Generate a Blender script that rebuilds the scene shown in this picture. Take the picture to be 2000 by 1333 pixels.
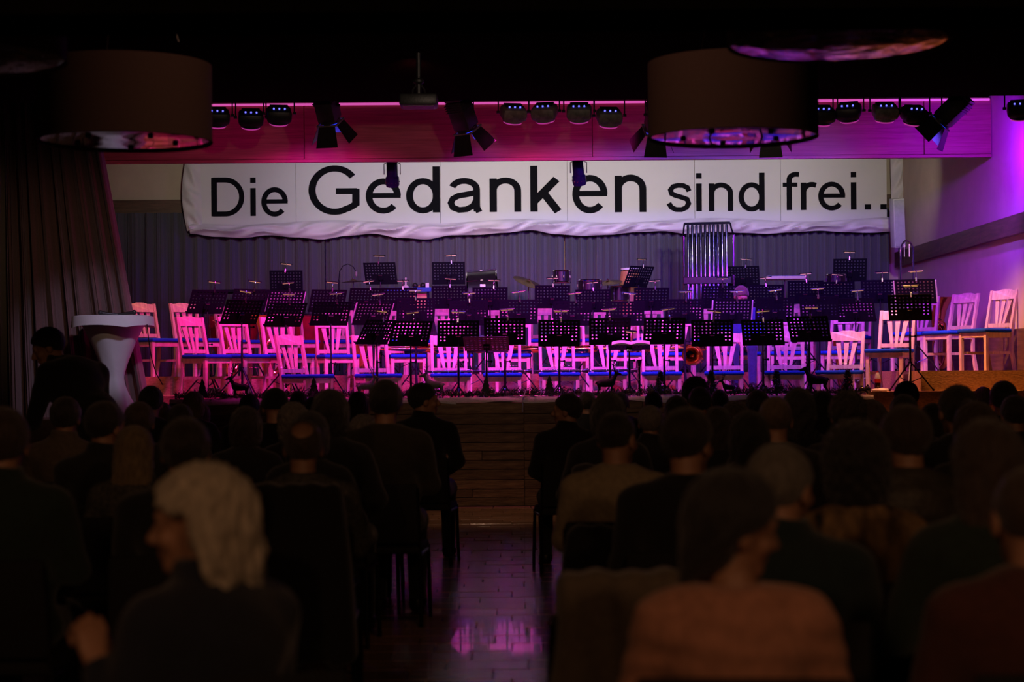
import bpy, bmesh, math, random
import numpy as np
from mathutils import Matrix, Vector, Euler

for o in list(bpy.data.objects):
    bpy.data.objects.remove(o)
sc = bpy.context.scene
COL = sc.collection
PI = math.pi
R = math.radians

# ------------------------------------------------------------------ camera
FPX, EYE, ROLL, HZ = 3600.0, 1.42, R(0.43), 731.0
cam_d = bpy.data.cameras.new('camera')
cam_d.sensor_width = 36.0
cam_d.lens = FPX / 2000 * 36
cam_d.shift_y = (HZ - 666.5) / 2000
cam_d.clip_start, cam_d.clip_end = 0.1, 200
cam_d.dof.use_dof = True
cam_d.dof.focus_distance = 22.5
cam_d.dof.aperture_fstop = 2.6
cam = bpy.data.objects.new('camera', cam_d)
COL.objects.link(cam)
cam.matrix_world = Matrix.Translation((0, 0, EYE)) @ Matrix.Rotation(PI / 2, 4, 'X') @ Matrix.Rotation(-ROLL, 4, 'Z')
sc.camera = cam

# ------------------------------------------------------------------ world, colour management
w = bpy.data.worlds.new('hall_dark')
sc.world = w
w.use_nodes = True
w.node_tree.nodes['Background'].inputs[0].default_value = (0.6, 0.45, 0.4, 1)
w.node_tree.nodes['Background'].inputs[1].default_value = 0.0015
vs = sc.view_settings
vs.view_transform = 'Standard'
vs.look = 'None'
vs.exposure = 0.0
vs.gamma = 1.0
vs.use_curve_mapping = False


def spot(name, loc, target, energy, color, angle=60, blend=0.6, radius=0.08):
    l = bpy.data.lights.new(name, 'SPOT')
    l.energy, l.color = energy, color
    l.spot_size, l.spot_blend, l.shadow_soft_size = R(angle), blend, radius
    o = bpy.data.objects.new(name, l)
    COL.objects.link(o)
    o.location = loc
    d = Vector(target) - Vector(loc)
    o.rotation_euler = d.to_track_quat('-Z', 'Y').to_euler()
    return o


def W(px, py, D):
    """point of the place seen at photo pixel (px, py) at distance D"""
    u, v = px - 1000.0, HZ - py
    c, s = math.cos(ROLL), math.sin(ROLL)
    return Vector(((u * c + v * s) * D / FPX, D, EYE + (-u * s + v * c) * D / FPX))


MAG = (1.0, 0.012, 0.42)
PNK = (1.0, 0.02, 0.52)
PUR = (0.24, 0.004, 1.0)
BLU = (0.04, 0.06, 1.0)
WARM = (1.0, 0.50, 0.20)
AMB = (1.0, 0.38, 0.10)
WHT = (1.0, 0.92, 0.78)
# fixtures hung before the fascia: (px, py, grey housing, watts, colour)
RIG = 19.95     # distance of the lamp row
PARS = [(424, 226, 0, 34, MAG), (490, 229, 0, 380, PNK), (545, 222, 0, 450, PNK), (1003, 219, 1, 450, PNK), (1063, 217, 1, 24, MAG), (1131, 217, 1, 450, PNK),
        (1190, 226, 1, 24, MAG), (1606, 222, 0, 210, PNK), (1657, 216, 0, 45, MAG), (1729, 216, 1, 620, AMB), (1786, 222, 0, 95, PUR), (1992, 212, 0, 360, PUR)]
FRES = [(638, 206, (0.16, 0.45, -0.85), 350), (902, 222, (0.30, 0.42, -0.85), 500), (1283, 224, (-0.10, 0.6, -0.75), 500), (1505, 224, (0.08, 0.6, -0.75), 500), (1862, 214, (-0.70, 0.35, -0.70), 420)]
for px, py, g, e, c in PARS:
    p = W(px, py, RIG)
    if px > 1900:
        spot('led_par_light', p + Vector((-0.35, 0.10, -0.16)), (5.75, 22.9, 2.9), e, c, 120, 1.0, 0.06)
    elif c == PUR:
        spot('led_par_light', p + Vector((0.05, 0.06, -0.14)), (5.75, 22.3, 2.3), e * 2.6, (0.22, 0.06, 1.0), 76, 1.0, 0.06)
    elif c == MAG:
        spot('led_par_light', p + Vector((0, 0.06, -0.14)), (p.x * 0.93, 22.4, 2.8), e, c, 150, 1.0, 0.06)
    elif c == AMB:
        spot('led_par_light', p + Vector((0, 0.06, -0.14)), (4.85, 20.9, 1.25), e, c, 68, 0.8, 0.06)
    else:
        spot('led_par_light', p + Vector((0, 0.06, -0.14)), (p.x * (0.80 if px < 900 else 1.0), 22.5, 1.35), e, c, 104, 0.9, 0.06)
for px, py, d, e in FRES:
    p = W(px, py, RIG)
    a = Vector(d).normalized()
    spot('blue_gel_light', p + a * 0.20, p + a * 3 + Vector((0, 1.3, 0)), e * 1.5, BLU, 104, 0.9, 0.06)
# warm stage lamps behind the fascia on both flanks and in the middle
spot('warm_stage_light', (-4.2, 22.4, 4.5), (-4.2, 22.9, 1.4), 130, WARM, 75, 0.9, 0.1)
spot('warm_stage_light', (0.55, 20.0, 4.2), (0.55, 21.7, 1.2), 90, AMB, 110, 0.9, 0.1)
# violet wash added to tint the backdrop, from no visible fixture
spot('backdrop_wash_light', (-1.6, 23.0, 4.5), (-1.6, 27.1, 3.0), 120, (0.22, 0.12, 1.0), 95, 1.0, 0.1)
spot('backdrop_wash_light', (2.4, 23.0, 4.5), (2.4, 27.1, 3.0), 100, (0.22, 0.12, 1.0), 95, 1.0, 0.1)
# white cans behind the fascia, aimed at the lettering
for x, tx, e in ((-3.9, -3.9, 90), (-1.50, -1.25, 220), (0.88, 0.65, 220), (3.0, 2.8, 170), (4.9, 4.7, 100)):
    spot('banner_can_light', (x, 23.3, 4.1), (tx, 27.0, 4.0), e, WHT, 80, 1.0, 0.06)
# unseen front fills, added to brighten table, side curtain, fascia and fixture backs
spot('front_fill_light', (-2.6, 17.0, 4.2), (-4.5, 20.3, 2.0), 210, (0.70, 0.60, 1.0), 24, 0.8, 0.08)
spot('front_fill_light', (-3.2, 16.0, 4.2), (-5.0, 20.6, 2.3), 70, (1.0, 0.62, 0.42), 40, 1.0, 0.1)
spot('front_fill_light', (-0.9, 16.8, 4.2), (-0.9, 22.0, 4.35), 18, (1.0, 0.10, 0.18), 60, 1.0, 0.1)
spot('front_fill_light', (0.2, 11.6, 4.05), (0.2, 20.0, 4.42), 130, (1.0, 0.72, 0.55), 62, 0.6, 0.08)
# unseen warm fills, added for the audience, drum lamps and aisle floor
spot('hall_fill_light', (-2.2, -1.5, 4.2), (-0.6, 6.0, 0.9), 120, (1.0, 0.50, 0.25), 110, 1.0, 0.25)
spot('hall_fill_light', (2.6, -1.5, 4.2), (1.0, 6.0, 0.9), 120, (1.0, 0.50, 0.25), 110, 1.0, 0.25)
spot('hall_fill_light', (-0.2, 7.7, 4.2), (-0.2, 12.0, 2.2), 26, (1.0, 0.5, 0.3), 130, 1.0, 0.2)  # added for the drum shades, which the beam keeps dark
spot('aisle_fill_light', (-0.4, 16.9, 4.2), (-0.35, 18.4, 0.0), 110, (1.0, 0.58, 0.36), 46, 1.0, 0.15)


# ------------------------------------------------------------------ helpers
def lin(c):
    return tuple((x / 12.92 if x <= 0.04045 else ((x + 0.055) / 1.055) ** 2.4) for x in c)


MATS = {}


def mat(name, col, rough=0.6, metal=0.0, vary=0.0, vscale=8.0, stretch=(1, 1, 1), bump=0.0, bscale=60.0,
        coat=0.0, sheen=0.0, emit=None, estr=0.0, spec=0.5, col2=None, rand=0.0, wave=0.0):
    """procedural principled material: colour noise, optional grain, fine relief, per-object value change"""
    if name in MATS:
        return MATS[name]
    m = bpy.data.materials.new(name)
    MATS[name] = m
    m.use_nodes = True
    nt = m.node_tree
    N, L = nt.nodes, nt.links
    b = N['Principled BSDF']
    b.inputs['Roughness'].default_value = rough
    b.inputs['Metallic'].default_value = metal
    b.inputs['Specular IOR Level'].default_value = spec
    b.inputs['Coat Weight'].default_value = coat
    b.inputs['Sheen Weight'].default_value = sheen
    c1 = (*col, 1)
    b.inputs['Base Color'].default_value = c1
    if vary or bump or col2 or wave:
        tc = N.new('ShaderNodeTexCoord')
        mp = N.new('ShaderNodeMapping')
        mp.inputs['Scale'].default_value = stretch
        L.new(tc.outputs['Object'], mp.inputs['Vector'])
    out = None
    if vary or col2:
        nz = N.new('ShaderNodeTexNoise')
        nz.inputs['Scale'].default_value = vscale
        nz.inputs['Detail'].default_value = 6
        nz.inputs['Roughness'].default_value = 0.62
        L.new(mp.outputs[0], nz.inputs['Vector'])
        rp = N.new('ShaderNodeValToRGB')
        a = col2 if col2 else tuple(x * (1 - vary) for x in col)
        z = col if col2 else tuple(min(1, x * (1 + vary)) for x in col)
        rp.color_ramp.elements[0].color = (*a, 1)
        rp.color_ramp.elements[1].color = (*z, 1)
        rp.color_ramp.elements[0].position = 0.32
        rp.color_ramp.elements[1].position = 0.68
        L.new(nz.outputs['Fac'], rp.inputs[0])
        out = rp.outputs[0]
    if wave:
        wv = N.new('ShaderNodeTexNoise')
        wv.inputs['Scale'].default_value = wave
        wv.inputs['Detail'].default_value = 3
        wv.inputs['Distortion'].default_value = 1.5
        mp2 = N.new('ShaderNodeMapping')
        mp2.inputs['Scale'].default_value = tuple(s * s for s in stretch)
        L.new(tc.outputs['Object'], mp2.inputs['Vector'])
        L.new(mp2.outputs[0], wv.inputs['Vector'])
        mx = N.new('ShaderNodeMixRGB')
        mx.blend_type = 'MULTIPLY'
        mx.inputs[0].default_value = 0.7
        mr = N.new('ShaderNodeMapRange')
        mr.inputs[1].default_value, mr.inputs[2].default_value = 0.35, 0.6
        mr.inputs[3].default_value, mr.inputs[4].default_value = 0.45, 1.0
        L.new(wv.outputs['Fac'], mr.inputs[0])
        if out is not None:
            L.new(out, mx.inputs[1])
        else:
            mx.inputs[1].default_value = c1
        L.new(mr.outputs[0], mx.inputs[2])
        out = mx.outputs[0]
    if rand:
        oi = N.new('ShaderNodeObjectInfo')
        hs = N.new('ShaderNodeHueSaturation')
        mr = N.new('ShaderNodeMapRange')
        mr.inputs[3].default_value, mr.inputs[4].default_value = 1 - rand, 1 + rand
        L.new(oi.outputs['Random'], mr.inputs[0])
        L.new(mr.outputs[0], hs.inputs['Value'])
        if out is not None:
            L.new(out, hs.inputs['Color'])
        else:
            hs.inputs['Color'].default_value = c1
        out = hs.outputs[0]
    if out is not None:
        L.new(out, b.inputs['Base Color'])
    if bump:
        bn = N.new('ShaderNodeTexNoise')
        bn.inputs['Scale'].default_value = bscale
        bn.inputs['Detail'].default_value = 4
        L.new(mp.outputs[0], bn.inputs['Vector'])
        bp = N.new('ShaderNodeBump')
        bp.inputs['Strength'].default_value = bump
        bp.inputs['Distance'].default_value = 0.02
        L.new(bn.outputs['Fac'], bp.inputs['Height'])
        L.new(bp.outputs[0], b.inputs['Normal'])
    if emit:
        b.inputs['Emission Color'].default_value = (*emit, 1)
        b.inputs['Emission Strength'].default_value = estr
    return m


def glass_mat(name, tint=(0.9, 0.95, 1.0)):
    m = bpy.data.materials.new(name)
    m.use_nodes = True
    nt = m.node_tree
    for n in list(nt.nodes):
        nt.nodes.remove(n)
    o = nt.nodes.new('ShaderNodeOutputMaterial')
    t = nt.nodes.new('ShaderNodeBsdfTransparent')
    t.inputs[0].default_value = (*tint, 1)
    g = nt.nodes.new('ShaderNodeBsdfGlossy')
    g.inputs['Roughness'].default_value = 0.03
    f = nt.nodes.new('ShaderNodeFresnel')
    f.inputs[0].default_value = 1.35
    mx = nt.nodes.new('ShaderNodeMixShader')
    nt.links.new(f.outputs[0], mx.inputs[0])
    nt.links.new(t.outputs[0], mx.inputs[1])
    nt.links.new(g.outputs[0], mx.inputs[2])
    nt.links.new(mx.outputs[0], o.inputs[0])
    return m


class MB:
    """collects simple shapes into one mesh"""
    def __init__(s):
        s.v, s.f = [], []

    def add(s, vs, fs):
        n = len(s.v)
        s.v += [tuple(p) for p in vs]
        s.f += [tuple(i + n for i in q) for q in fs]
        return s

    def box(s, c, d, rz=0.0, rx=0.0, ry=0.0, taper=1.0):
        m = Euler((rx, ry, rz)).to_matrix()
        x, y, z = d[0] / 2, d[1] / 2, d[2] / 2
        pts = [(a * x * (taper if e > 0 else 1), b * y * (taper if e > 0 else 1), e * z)
               for e in (-1, 1) for a, b in ((-1, -1), (1, -1), (1, 1), (-1, 1))]
        pts = [m @ Vector(p) + Vector(c) for p in pts]
        return s.add(pts, [(3, 2, 1, 0), (4, 5, 6, 7), (0, 1, 5, 4), (1, 2, 6, 5), (2, 3, 7, 6), (3, 0, 4, 7)])

    def rbox(s, c, d, r=0.01, seg=2, rz=0.0, rx=0.0):
        """box with rounded edges"""
        bm = bmesh.new()
        bmesh.ops.create_cube(bm, size=1.0)
        for v in bm.verts:
            v.co = Vector((v.co.x * d[0], v.co.y * d[1], v.co.z * d[2]))
        bmesh.ops.bevel(bm, geom=bm.edges[:], offset=r, segments=seg, affect='EDGES', profile=0.5)
        m = Euler((rx, 0, rz)).to_matrix()
        bm.verts.index_update()
        s.add([m @ v.co + Vector(c) for v in bm.verts], [[v.index for v in f.verts] for f in bm.faces])
        bm.free()
        return s

    def tube(s, pts, rad, n=8, cap=True, closed=False):
        pts = [Vector(p) for p in pts]
        k = len(pts)
        rs = rad if isinstance(rad, (list, tuple)) else [rad] * k
        rings = []
        up = None
        for i in range(k):
            if closed:
                t = (pts[(i + 1) % k] - pts[i - 1]).normalized()
            else:
                t = (pts[min(i + 1, k - 1)] - pts[max(i - 1, 0)]).normalized()
            if up is None:
                up = t.orthogonal().normalized()
            else:
                up = (up - t * up.dot(t))
                up = up.normalized() if up.length > 1e-6 else t.orthogonal().normalized()
            sd = t.cross(up)
            rings.append([pts[i] + (up * math.cos(2 * PI * j / n) + sd * math.sin(2 * PI * j / n)) * rs[i] for j in range(n)])
        vs = [p for r in rings for p in r]
        fs = []
        for i in range(k if closed else k - 1):
            i2 = (i + 1) % k
            for j in range(n):
                fs.append((i * n + j, i * n + (j + 1) % n, i2 * n + (j + 1) % n, i2 * n + j))
        if cap and not closed:
            fs.append(tuple(range(n - 1, -1, -1)))
            fs.append(tuple((k - 1) * n + j for j in range(n)))
        return s.add(vs, fs)

    def lathe(s, prof, n=24, c=(0, 0, 0), M=None, cap=True):
        """profile (radius, height) turned about z"""
        vs = []
        for r, z in prof:
            for j in range(n):
                p = Vector((r * math.cos(2 * PI * j / n), r * math.sin(2 * PI * j / n), z))
                vs.append((M @ p if M is not None else p) + Vector(c))
        fs = []
        k = len(prof)
        for i in range(k - 1):
            for j in range(n):
                fs.append((i * n + j, i * n + (j + 1) % n, (i + 1) * n + (j + 1) % n, (i + 1) * n + j))
        if cap:
            fs.append(tuple(range(n - 1, -1, -1)))
            fs.append(tuple((k - 1) * n + j for j in range(n)))
        return s.add(vs, fs)

    def ball(s, c, r, n=12, m=8, sx=1, sy=1, sz=1):
        prof = [(max(1e-4, math.sin(PI * i / m)), -math.cos(PI * i / m)) for i in range(m + 1)]
        M = Matrix.Diagonal((r * sx, r * sy, r * sz))
        return s.lathe(prof, n, c, M, cap=False)

    def prism(s, poly, a, b, axis='y'):
        """2-D outline (p, q) pushed from a to b along an axis"""
        def P(p, q, t):
            return (p, t, q) if axis == 'y' else ((t, p, q) if axis == 'x' else (p, q, t))
        n = len(poly)
        vs = [P(p, q, a) for p, q in poly] + [P(p, q, b) for p, q in poly]
        fs = [tuple(range(n)), tuple(range(2 * n - 1, n - 1, -1))]
        fs += [(i, i + n, (i + 1) % n + n, (i + 1) % n) for i in range(n)]
        return s.add(vs, fs)

    def mesh(s, name, smooth=30.0):
        me = bpy.data.meshes.new(name)
        me.from_pydata(s.v, [], s.f)
        bm = bmesh.new()
        bm.from_mesh(me)
        bmesh.ops.recalc_face_normals(bm, faces=bm.faces[:])
        bm.to_mesh(me)
        bm.free()
        if smooth:
            me.shade_smooth()
            me.set_sharp_from_angle(angle=R(smooth))
        return me

    def build(s, name, m, parent=None, smooth=30.0, loc=None):
        me = s.mesh(name, smooth)
        me.materials.append(m)
        return link(name, me, parent, loc)


def link(name, me, parent=None, loc=None):
    o = bpy.data.objects.new(name, me)
    COL.objects.link(o)
    if parent is not None:
        o.parent = parent
    if loc is not None:
        o.location = loc
    return o


def thing(name, label, cat, loc=(0, 0, 0), rz=0.0, group=None):
    o = link(name, None)
    o.location = loc
    o.rotation_euler = (0, 0, rz)
    return tag(o, label, cat, group)


def tag(o, label=None, cat=None, group=None, kind=None):
    if label:
        o['label'] = label
    if cat:
        o['category'] = cat
    if group:
        o['group'] = group
    if kind:
        o['kind'] = kind
    return o


def struct(o):
    o['kind'] = 'structure'
    return o


def copy_tree(o, parent=None):
    c = o.copy()
    COL.objects.link(c)
    c.parent = parent
    for ch in [k for k in o.children]:
        copy_tree(ch, c)
    return c


ORD = ['', 'first', 'second', 'third', 'fourth', 'fifth', 'sixth', 'seventh', 'eighth', 'ninth', 'tenth', 'eleventh',
       'twelfth', 'thirteenth', 'fourteenth', 'fifteenth', 'sixteenth', 'seventeenth', 'eighteenth', 'nineteenth']


def nth(i, n):
    """i-th of n counted from the nearer side"""
    if i == 0:
        return 'leftmost'
    if i == n - 1:
        return 'rightmost'
    if i < (n + 1) // 2:
        return ORD[i + 1] + ' from the left'
    return ORD[n - i] + ' from the right'


random.seed(7)
# ------------------------------------------------------------------ materials
M_BEECH = mat('beech_wood', (0.64, 0.46, 0.32), 0.5, spec=0.3, vary=0.22, vscale=5, stretch=(6, 6, 1), rand=0.08, coat=0.1)
M_SEAT = mat('blue_seat_fabric', (0.012, 0.075, 0.42), 0.95, spec=0.1, vary=0.2, vscale=120, bump=0.3, bscale=300)
M_BLACK = mat('black_powder_coat', (0.007, 0.007, 0.012), 0.6, spec=0.08, vary=0.2, vscale=40, bump=0.05, bscale=300)
M_POLE = mat('dark_steel_tube', (0.03, 0.03, 0.04), 0.3, 0.7, vary=0.2, vscale=20)
M_CHROME = mat('chrome', (0.75, 0.75, 0.78), 0.12, 1.0, vary=0.05, vscale=10)
M_BRASS = mat('polished_brass', (0.80, 0.50, 0.16), 0.18, 1.0, vary=0.15, vscale=9)
M_CYMBAL = mat('bronze_cymbal', (0.24, 0.14, 0.05), 0.32, 1.0, vary=0.25, vscale=14)
M_SILVER = mat('nickel_keys', (0.7, 0.7, 0.75), 0.2, 1.0, vary=0.1, vscale=20)
M_EBONY = mat('black_grenadilla', (0.012, 0.010, 0.010), 0.3, vary=0.3, vscale=30, coat=0.3)
M_PAPER = mat('sheet_paper', (0.78, 0.76, 0.72), 0.8, vary=0.05, vscale=20)
M_BULB = mat('warm_lamp_tube', (1.0, 0.8, 0.5), 0.5, emit=(1.0, 0.52, 0.16), estr=0.3, vary=0.02)
M_OSB = mat('osb_board', (0.50, 0.29, 0.13), 0.75, col2=(0.26, 0.13, 0.05), vscale=28, stretch=(1, 1, 2.2), bump=0.2, bscale=40)
M_STAGEFLOOR = mat('stage_floor_boards', (0.20, 0.13, 0.08), 0.55, vary=0.3, vscale=4, stretch=(1, 8, 1), bump=0.05)
M_PLANK = mat('rustic_wood_plank', (0.30, 0.17, 0.09), 0.7, col2=(0.10, 0.05, 0.03), vscale=3.5, stretch=(1, 3, 7), bump=0.4, bscale=14, rand=0.25)
M_FLOOR = mat('parquet_wood', (0.27, 0.15, 0.085), 0.24, vary=0.35, vscale=3, stretch=(1.5, 9, 1), rand=0.22, bump=0.03, bscale=30, coat=0.25)
M_FLOORBASE = mat('parquet_joint', (0.08, 0.045, 0.028), 0.35, vary=0.3, vscale=5, stretch=(1, 6, 1))
M_FASCIA = mat('fascia_larch_panel', (0.46, 0.22, 0.12), 0.6, col2=(0.30, 0.13, 0.07), vscale=2.2, stretch=(0.6, 1, 9), bump=0.08, bscale=10, wave=3.0)
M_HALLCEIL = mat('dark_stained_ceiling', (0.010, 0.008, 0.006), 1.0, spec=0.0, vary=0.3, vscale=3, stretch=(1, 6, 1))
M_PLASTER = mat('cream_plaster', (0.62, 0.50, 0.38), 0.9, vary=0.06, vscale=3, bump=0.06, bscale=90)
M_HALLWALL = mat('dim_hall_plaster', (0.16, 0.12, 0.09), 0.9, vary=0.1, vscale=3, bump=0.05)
M_RAIL = mat('dark_oak_rail', (0.12, 0.06, 0.036), 0.5, vary=0.4, vscale=3, stretch=(1, 0.7, 9), bump=0.15, bscale=20)
M_BACKCUR = mat('grey_backdrop_cloth', (0.085, 0.082, 0.105), 0.95, vary=0.12, vscale=90, bump=0.12, bscale=200, sheen=0.2)
M_SIDECUR = mat('brown_stage_velvet', (0.15, 0.085, 0.075), 0.95, vary=0.15, vscale=60, bump=0.15, bscale=160, sheen=0.4)
M_SIDECUR2 = mat('olive_stage_velvet', (0.10, 0.085, 0.06), 0.95, vary=0.15, vscale=60, bump=0.15, bscale=160, sheen=0.3)
M_BANNER = mat('white_banner_board', (0.72, 0.70, 0.66), 0.7, vary=0.02, vscale=3)
M_CLOTH = mat('white_banner_cloth', (0.74, 0.70, 0.68), 0.85, vary=0.04, vscale=6, bump=0.08, bscale=160)
M_LETTER = mat('black_letter_print', (0.006, 0.006, 0.008), 0.9, spec=0.1, vary=0.1, vscale=30)
M_BELL = mat('dull_chrome_bell', (0.17, 0.17, 0.24), 0.2, 1.0, vary=0.1, vscale=10)
M_STRETCH = mat('white_stretch_cloth', (0.75, 0.72, 0.72), 0.8, vary=0.03, vscale=10, bump=0.03, bscale=200)
M_SHADE = mat('brown_lamp_fabric', (0.26, 0.17, 0.155), 0.9, vary=0.12, vscale=150, bump=0.15, bscale=300)
M_GLOSS = mat('glossy_lamp_underside', (0.55, 0.5, 0.5), 0.04, 0.9, vary=0.05, vscale=4, bump=0.10, bscale=2.2)
M_GLOSS2 = mat('glossy_wavy_film', (0.6, 0.55, 0.55), 0.05, 0.9, vary=0.05, vscale=4, bump=0.30, bscale=6.0)
M_LED = mat('magenta_led_strip', (0.5, 0.2, 0.4), 0.5, emit=(1.0, 0.14, 0.62), estr=0.6, vary=0.02)
M_LEDBLUE = mat('blue_status_led', (0.1, 0.1, 0.6), 0.5, emit=(0.12, 0.12, 1.0), estr=2.5, vary=0.02)
M_FIXTURE = mat('black_lamp_housing', (0.02, 0.02, 0.02), 0.45, vary=0.3, vscale=20, bump=0.1)
M_FIXGREY = mat('grey_lamp_housing', (0.20, 0.19, 0.17), 0.5, vary=0.45, vscale=14, bump=0.1)
M_GEL = mat('blue_gel_lens', (0.02, 0.03, 0.5), 0.3, emit=(0.02, 0.05, 1.0), estr=1.2, vary=0.02)
M_LEDLENS = mat('magenta_lamp_lens', (0.3, 0.05, 0.2), 0.3, emit=(1.0, 0.08, 0.6), estr=0.35, vary=0.02)
M_WHITELENS = mat('white_lamp_lens', (0.9, 0.85, 0.7), 0.3, emit=(1.0, 0.9, 0.7), estr=6.0, vary=0.02)
M_SPEAKER = mat('white_speaker_grille', (0.62, 0.60, 0.60), 0.6, vary=0.05, vscale=100, bump=0.2, bscale=400)
M_DEER = mat('dark_bronze_figure', (0.008, 0.007, 0.007), 0.6, spec=0.2, vary=0.3, vscale=30, bump=0.1)
M_DEERGREY = mat('silvery_deer_figure', (0.16, 0.14, 0.13), 0.55, vary=0.3, vscale=30, bump=0.1)
M_CUTTREE = mat('dark_plywood_tree', (0.035, 0.03, 0.022), 0.7, vary=0.3, vscale=20)
M_NEEDLE = mat('fir_needles', (0.028, 0.045, 0.022), 0.7, vary=0.4, vscale=30)
M_BARK = mat('conifer_bark', (0.06, 0.04, 0.025), 0.9, vary=0.3, vscale=30, bump=0.3)
M_BAUBLE = mat('glossy_bauble', (0.25, 0.20, 0.17), 0.12, 0.8, vary=0.15, vscale=6, rand=0.4)
M_SNOW = mat('white_snow_cloth', (0.62, 0.57, 0.50), 0.95, vary=0.08, vscale=25, bump=0.3, bscale=80)
M_GLASS = glass_mat('clear_acrylic')
M_TIMP = mat('copper_red_kettle', (0.38, 0.03, 0.035), 0.25, 0.4, vary=0.2, vscale=6, coat=0.4)
M_DRUMHEAD = mat('white_drum_head', (0.72, 0.70, 0.66), 0.6, vary=0.05, vscale=12)
M_BLUECLOTH = mat('blue_tray_cloth', (0.03, 0.08, 0.35), 0.9, vary=0.15, vscale=50)
M_PINKBOX = mat('pale_tray_board', (0.62, 0.5, 0.5), 0.7, vary=0.08, vscale=20)
M_WOODDRUM = mat('conga_wood', (0.55, 0.27, 0.10), 0.4, vary=0.2, vscale=6, stretch=(4, 4, 1))
M_AUDCHAIR = mat('black_chair_fabric', (0.014, 0.013, 0.014), 0.9, vary=0.2, vscale=120, bump=0.2, bscale=300)
M_AUDLEG = mat('black_chair_tube', (0.02, 0.018, 0.018), 0.3, 0.6, vary=0.2, vscale=20)
M_COLA = mat('cola_liquid', (0.03, 0.006, 0.004), 0.1, vary=0.1, vscale=10)
M_LABELRED = mat('red_bottle_label', (0.5, 0.02, 0.02), 0.5, vary=0.05, vscale=20)
M_CABLE = mat('black_rubber_cable', (0.01, 0.01, 0.01), 0.5, vary=0.2, vscale=20)
M_GREYBOX = mat('pale_grey_device', (0.45, 0.45, 0.48), 0.5, vary=0.1, vscale=12)
M_GOLDSLOT = mat('bronze_brown_desk', (0.11, 0.06, 0.05), 0.45, vary=0.2, vscale=30)
# ------------------------------------------------------------------ the setting
STAGE, L2, L3 = 0.96, 1.20, 1.42
fl = struct(MB().box((0, 8.4, -0.06), (14, 22.9, 0.10)).build('floor', M_FLOORBASE))
pw, pd = 0.40, 0.285
pm = MB().rbox((0, 0, 0), (pw - 0.006, pd - 0.005, 0.016), 0.0015, 1).mesh('plank')
pm.materials.append(M_FLOOR)
y, row = 7.4, 0
while y < 19.6:
    off = (0.0, 0.17, 0.29, 0.09)[row % 4]
    for k in range(-5, 2):
        o = link('plank', pm, fl, (k * pw + off + 0.1, y + pd / 2, -0.002 + random.uniform(-0.0012, 0.0012)))
    y += pd
    row += 1
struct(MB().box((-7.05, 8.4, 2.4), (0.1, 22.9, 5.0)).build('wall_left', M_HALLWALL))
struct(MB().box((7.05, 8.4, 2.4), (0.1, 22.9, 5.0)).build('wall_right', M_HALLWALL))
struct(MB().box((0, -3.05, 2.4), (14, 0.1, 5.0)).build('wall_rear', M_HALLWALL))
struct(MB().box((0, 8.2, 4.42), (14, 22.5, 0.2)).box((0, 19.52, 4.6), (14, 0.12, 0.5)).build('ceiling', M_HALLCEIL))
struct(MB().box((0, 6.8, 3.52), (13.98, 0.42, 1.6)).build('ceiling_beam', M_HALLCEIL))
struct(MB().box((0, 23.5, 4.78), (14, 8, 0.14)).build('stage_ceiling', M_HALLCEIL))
struct(MB().box((0.0, 27.48, 2.4), (12.7, 0.14, 4.8)).build('wall_back', M_PLASTER))
wr = struct(MB().box((5.82, 23.6, 2.4), (0.14, 7.7, 4.8)).build('wall_stage_right', M_PLASTER))
struct(MB().box((-6.33, 23.6, 2.4), (0.14, 7.7, 4.8)).build('wall_stage_left', M_PLASTER))
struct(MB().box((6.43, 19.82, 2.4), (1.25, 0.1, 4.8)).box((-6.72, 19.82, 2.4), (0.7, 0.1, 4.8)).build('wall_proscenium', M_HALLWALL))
# stage body, risers
struct(MB().box((-0.28, 23.65, 0.48), (12.05, 7.6, 0.96)).build('stage_floor', M_STAGEFLOOR))
struct(MB().prism([(-5.2, 20.9), (-2.3, 20.9), (-2.0, 22.0), (3.80, 22.0), (3.84, 19.97), (5.745, 19.97), (5.745, 27.38), (-5.2, 27.38)],
                  STAGE, L2, 'z').build('stage_riser_low', M_OSB, smooth=0))
struct(MB().prism([(-4.92, 22.3), (-2.6, 22.3), (-2.3, 23.9), (4.40, 23.9), (4.52, 20.36), (5.745, 20.36), (5.745, 27.38), (-4.92, 27.38)],
                  L2, L3, 'z').build('stage_riser_high', M_OSB, smooth=0))
# planked stage front with its ledge
lx0, lx1 = -3.70, 3.90
sf = struct(MB().box(((lx0 + lx1) / 2, 19.84, 0.56), (lx1 - lx0, 0.06, 1.12)).build('wall_front', M_FLOORBASE))
struct(MB().box(((lx0 + lx1) / 2, 19.95, 1.048), (lx1 - lx0, 0.15, 0.17)).build('trim_4', M_PLANK))
rows = [0.0]
hs = [0.095, 0.088, 0.10, 0.115, 0.095, 0.10, 0.09, 0.105, 0.095, 0.11, 0.127]
seams = [lx0, -2.32, -1.05, 0.125, 1.40, 2.65, lx1]
z = 0.0
for i, h in enumerate(hs):
    for a, b in zip(seams[:-1], seams[1:]):
        if random.random() < 0.35 and i % 2:
            mid = random.uniform(a + 0.3, b - 0.3)
            segs = [(a, mid), (mid, b)]
        else:
            segs = [(a, b)]
        for p, q in segs:
            t = random.uniform(0.018, 0.034)
            me = MB().rbox((0, 0, 0), (q - p - 0.006, t, h - 0.005), 0.004, 1).mesh('plank')
            me.materials.append(M_PLANK)
            link('plank', me, sf, ((p + q) / 2, 19.81 - t / 2, z + h / 2))
    z += h
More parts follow.
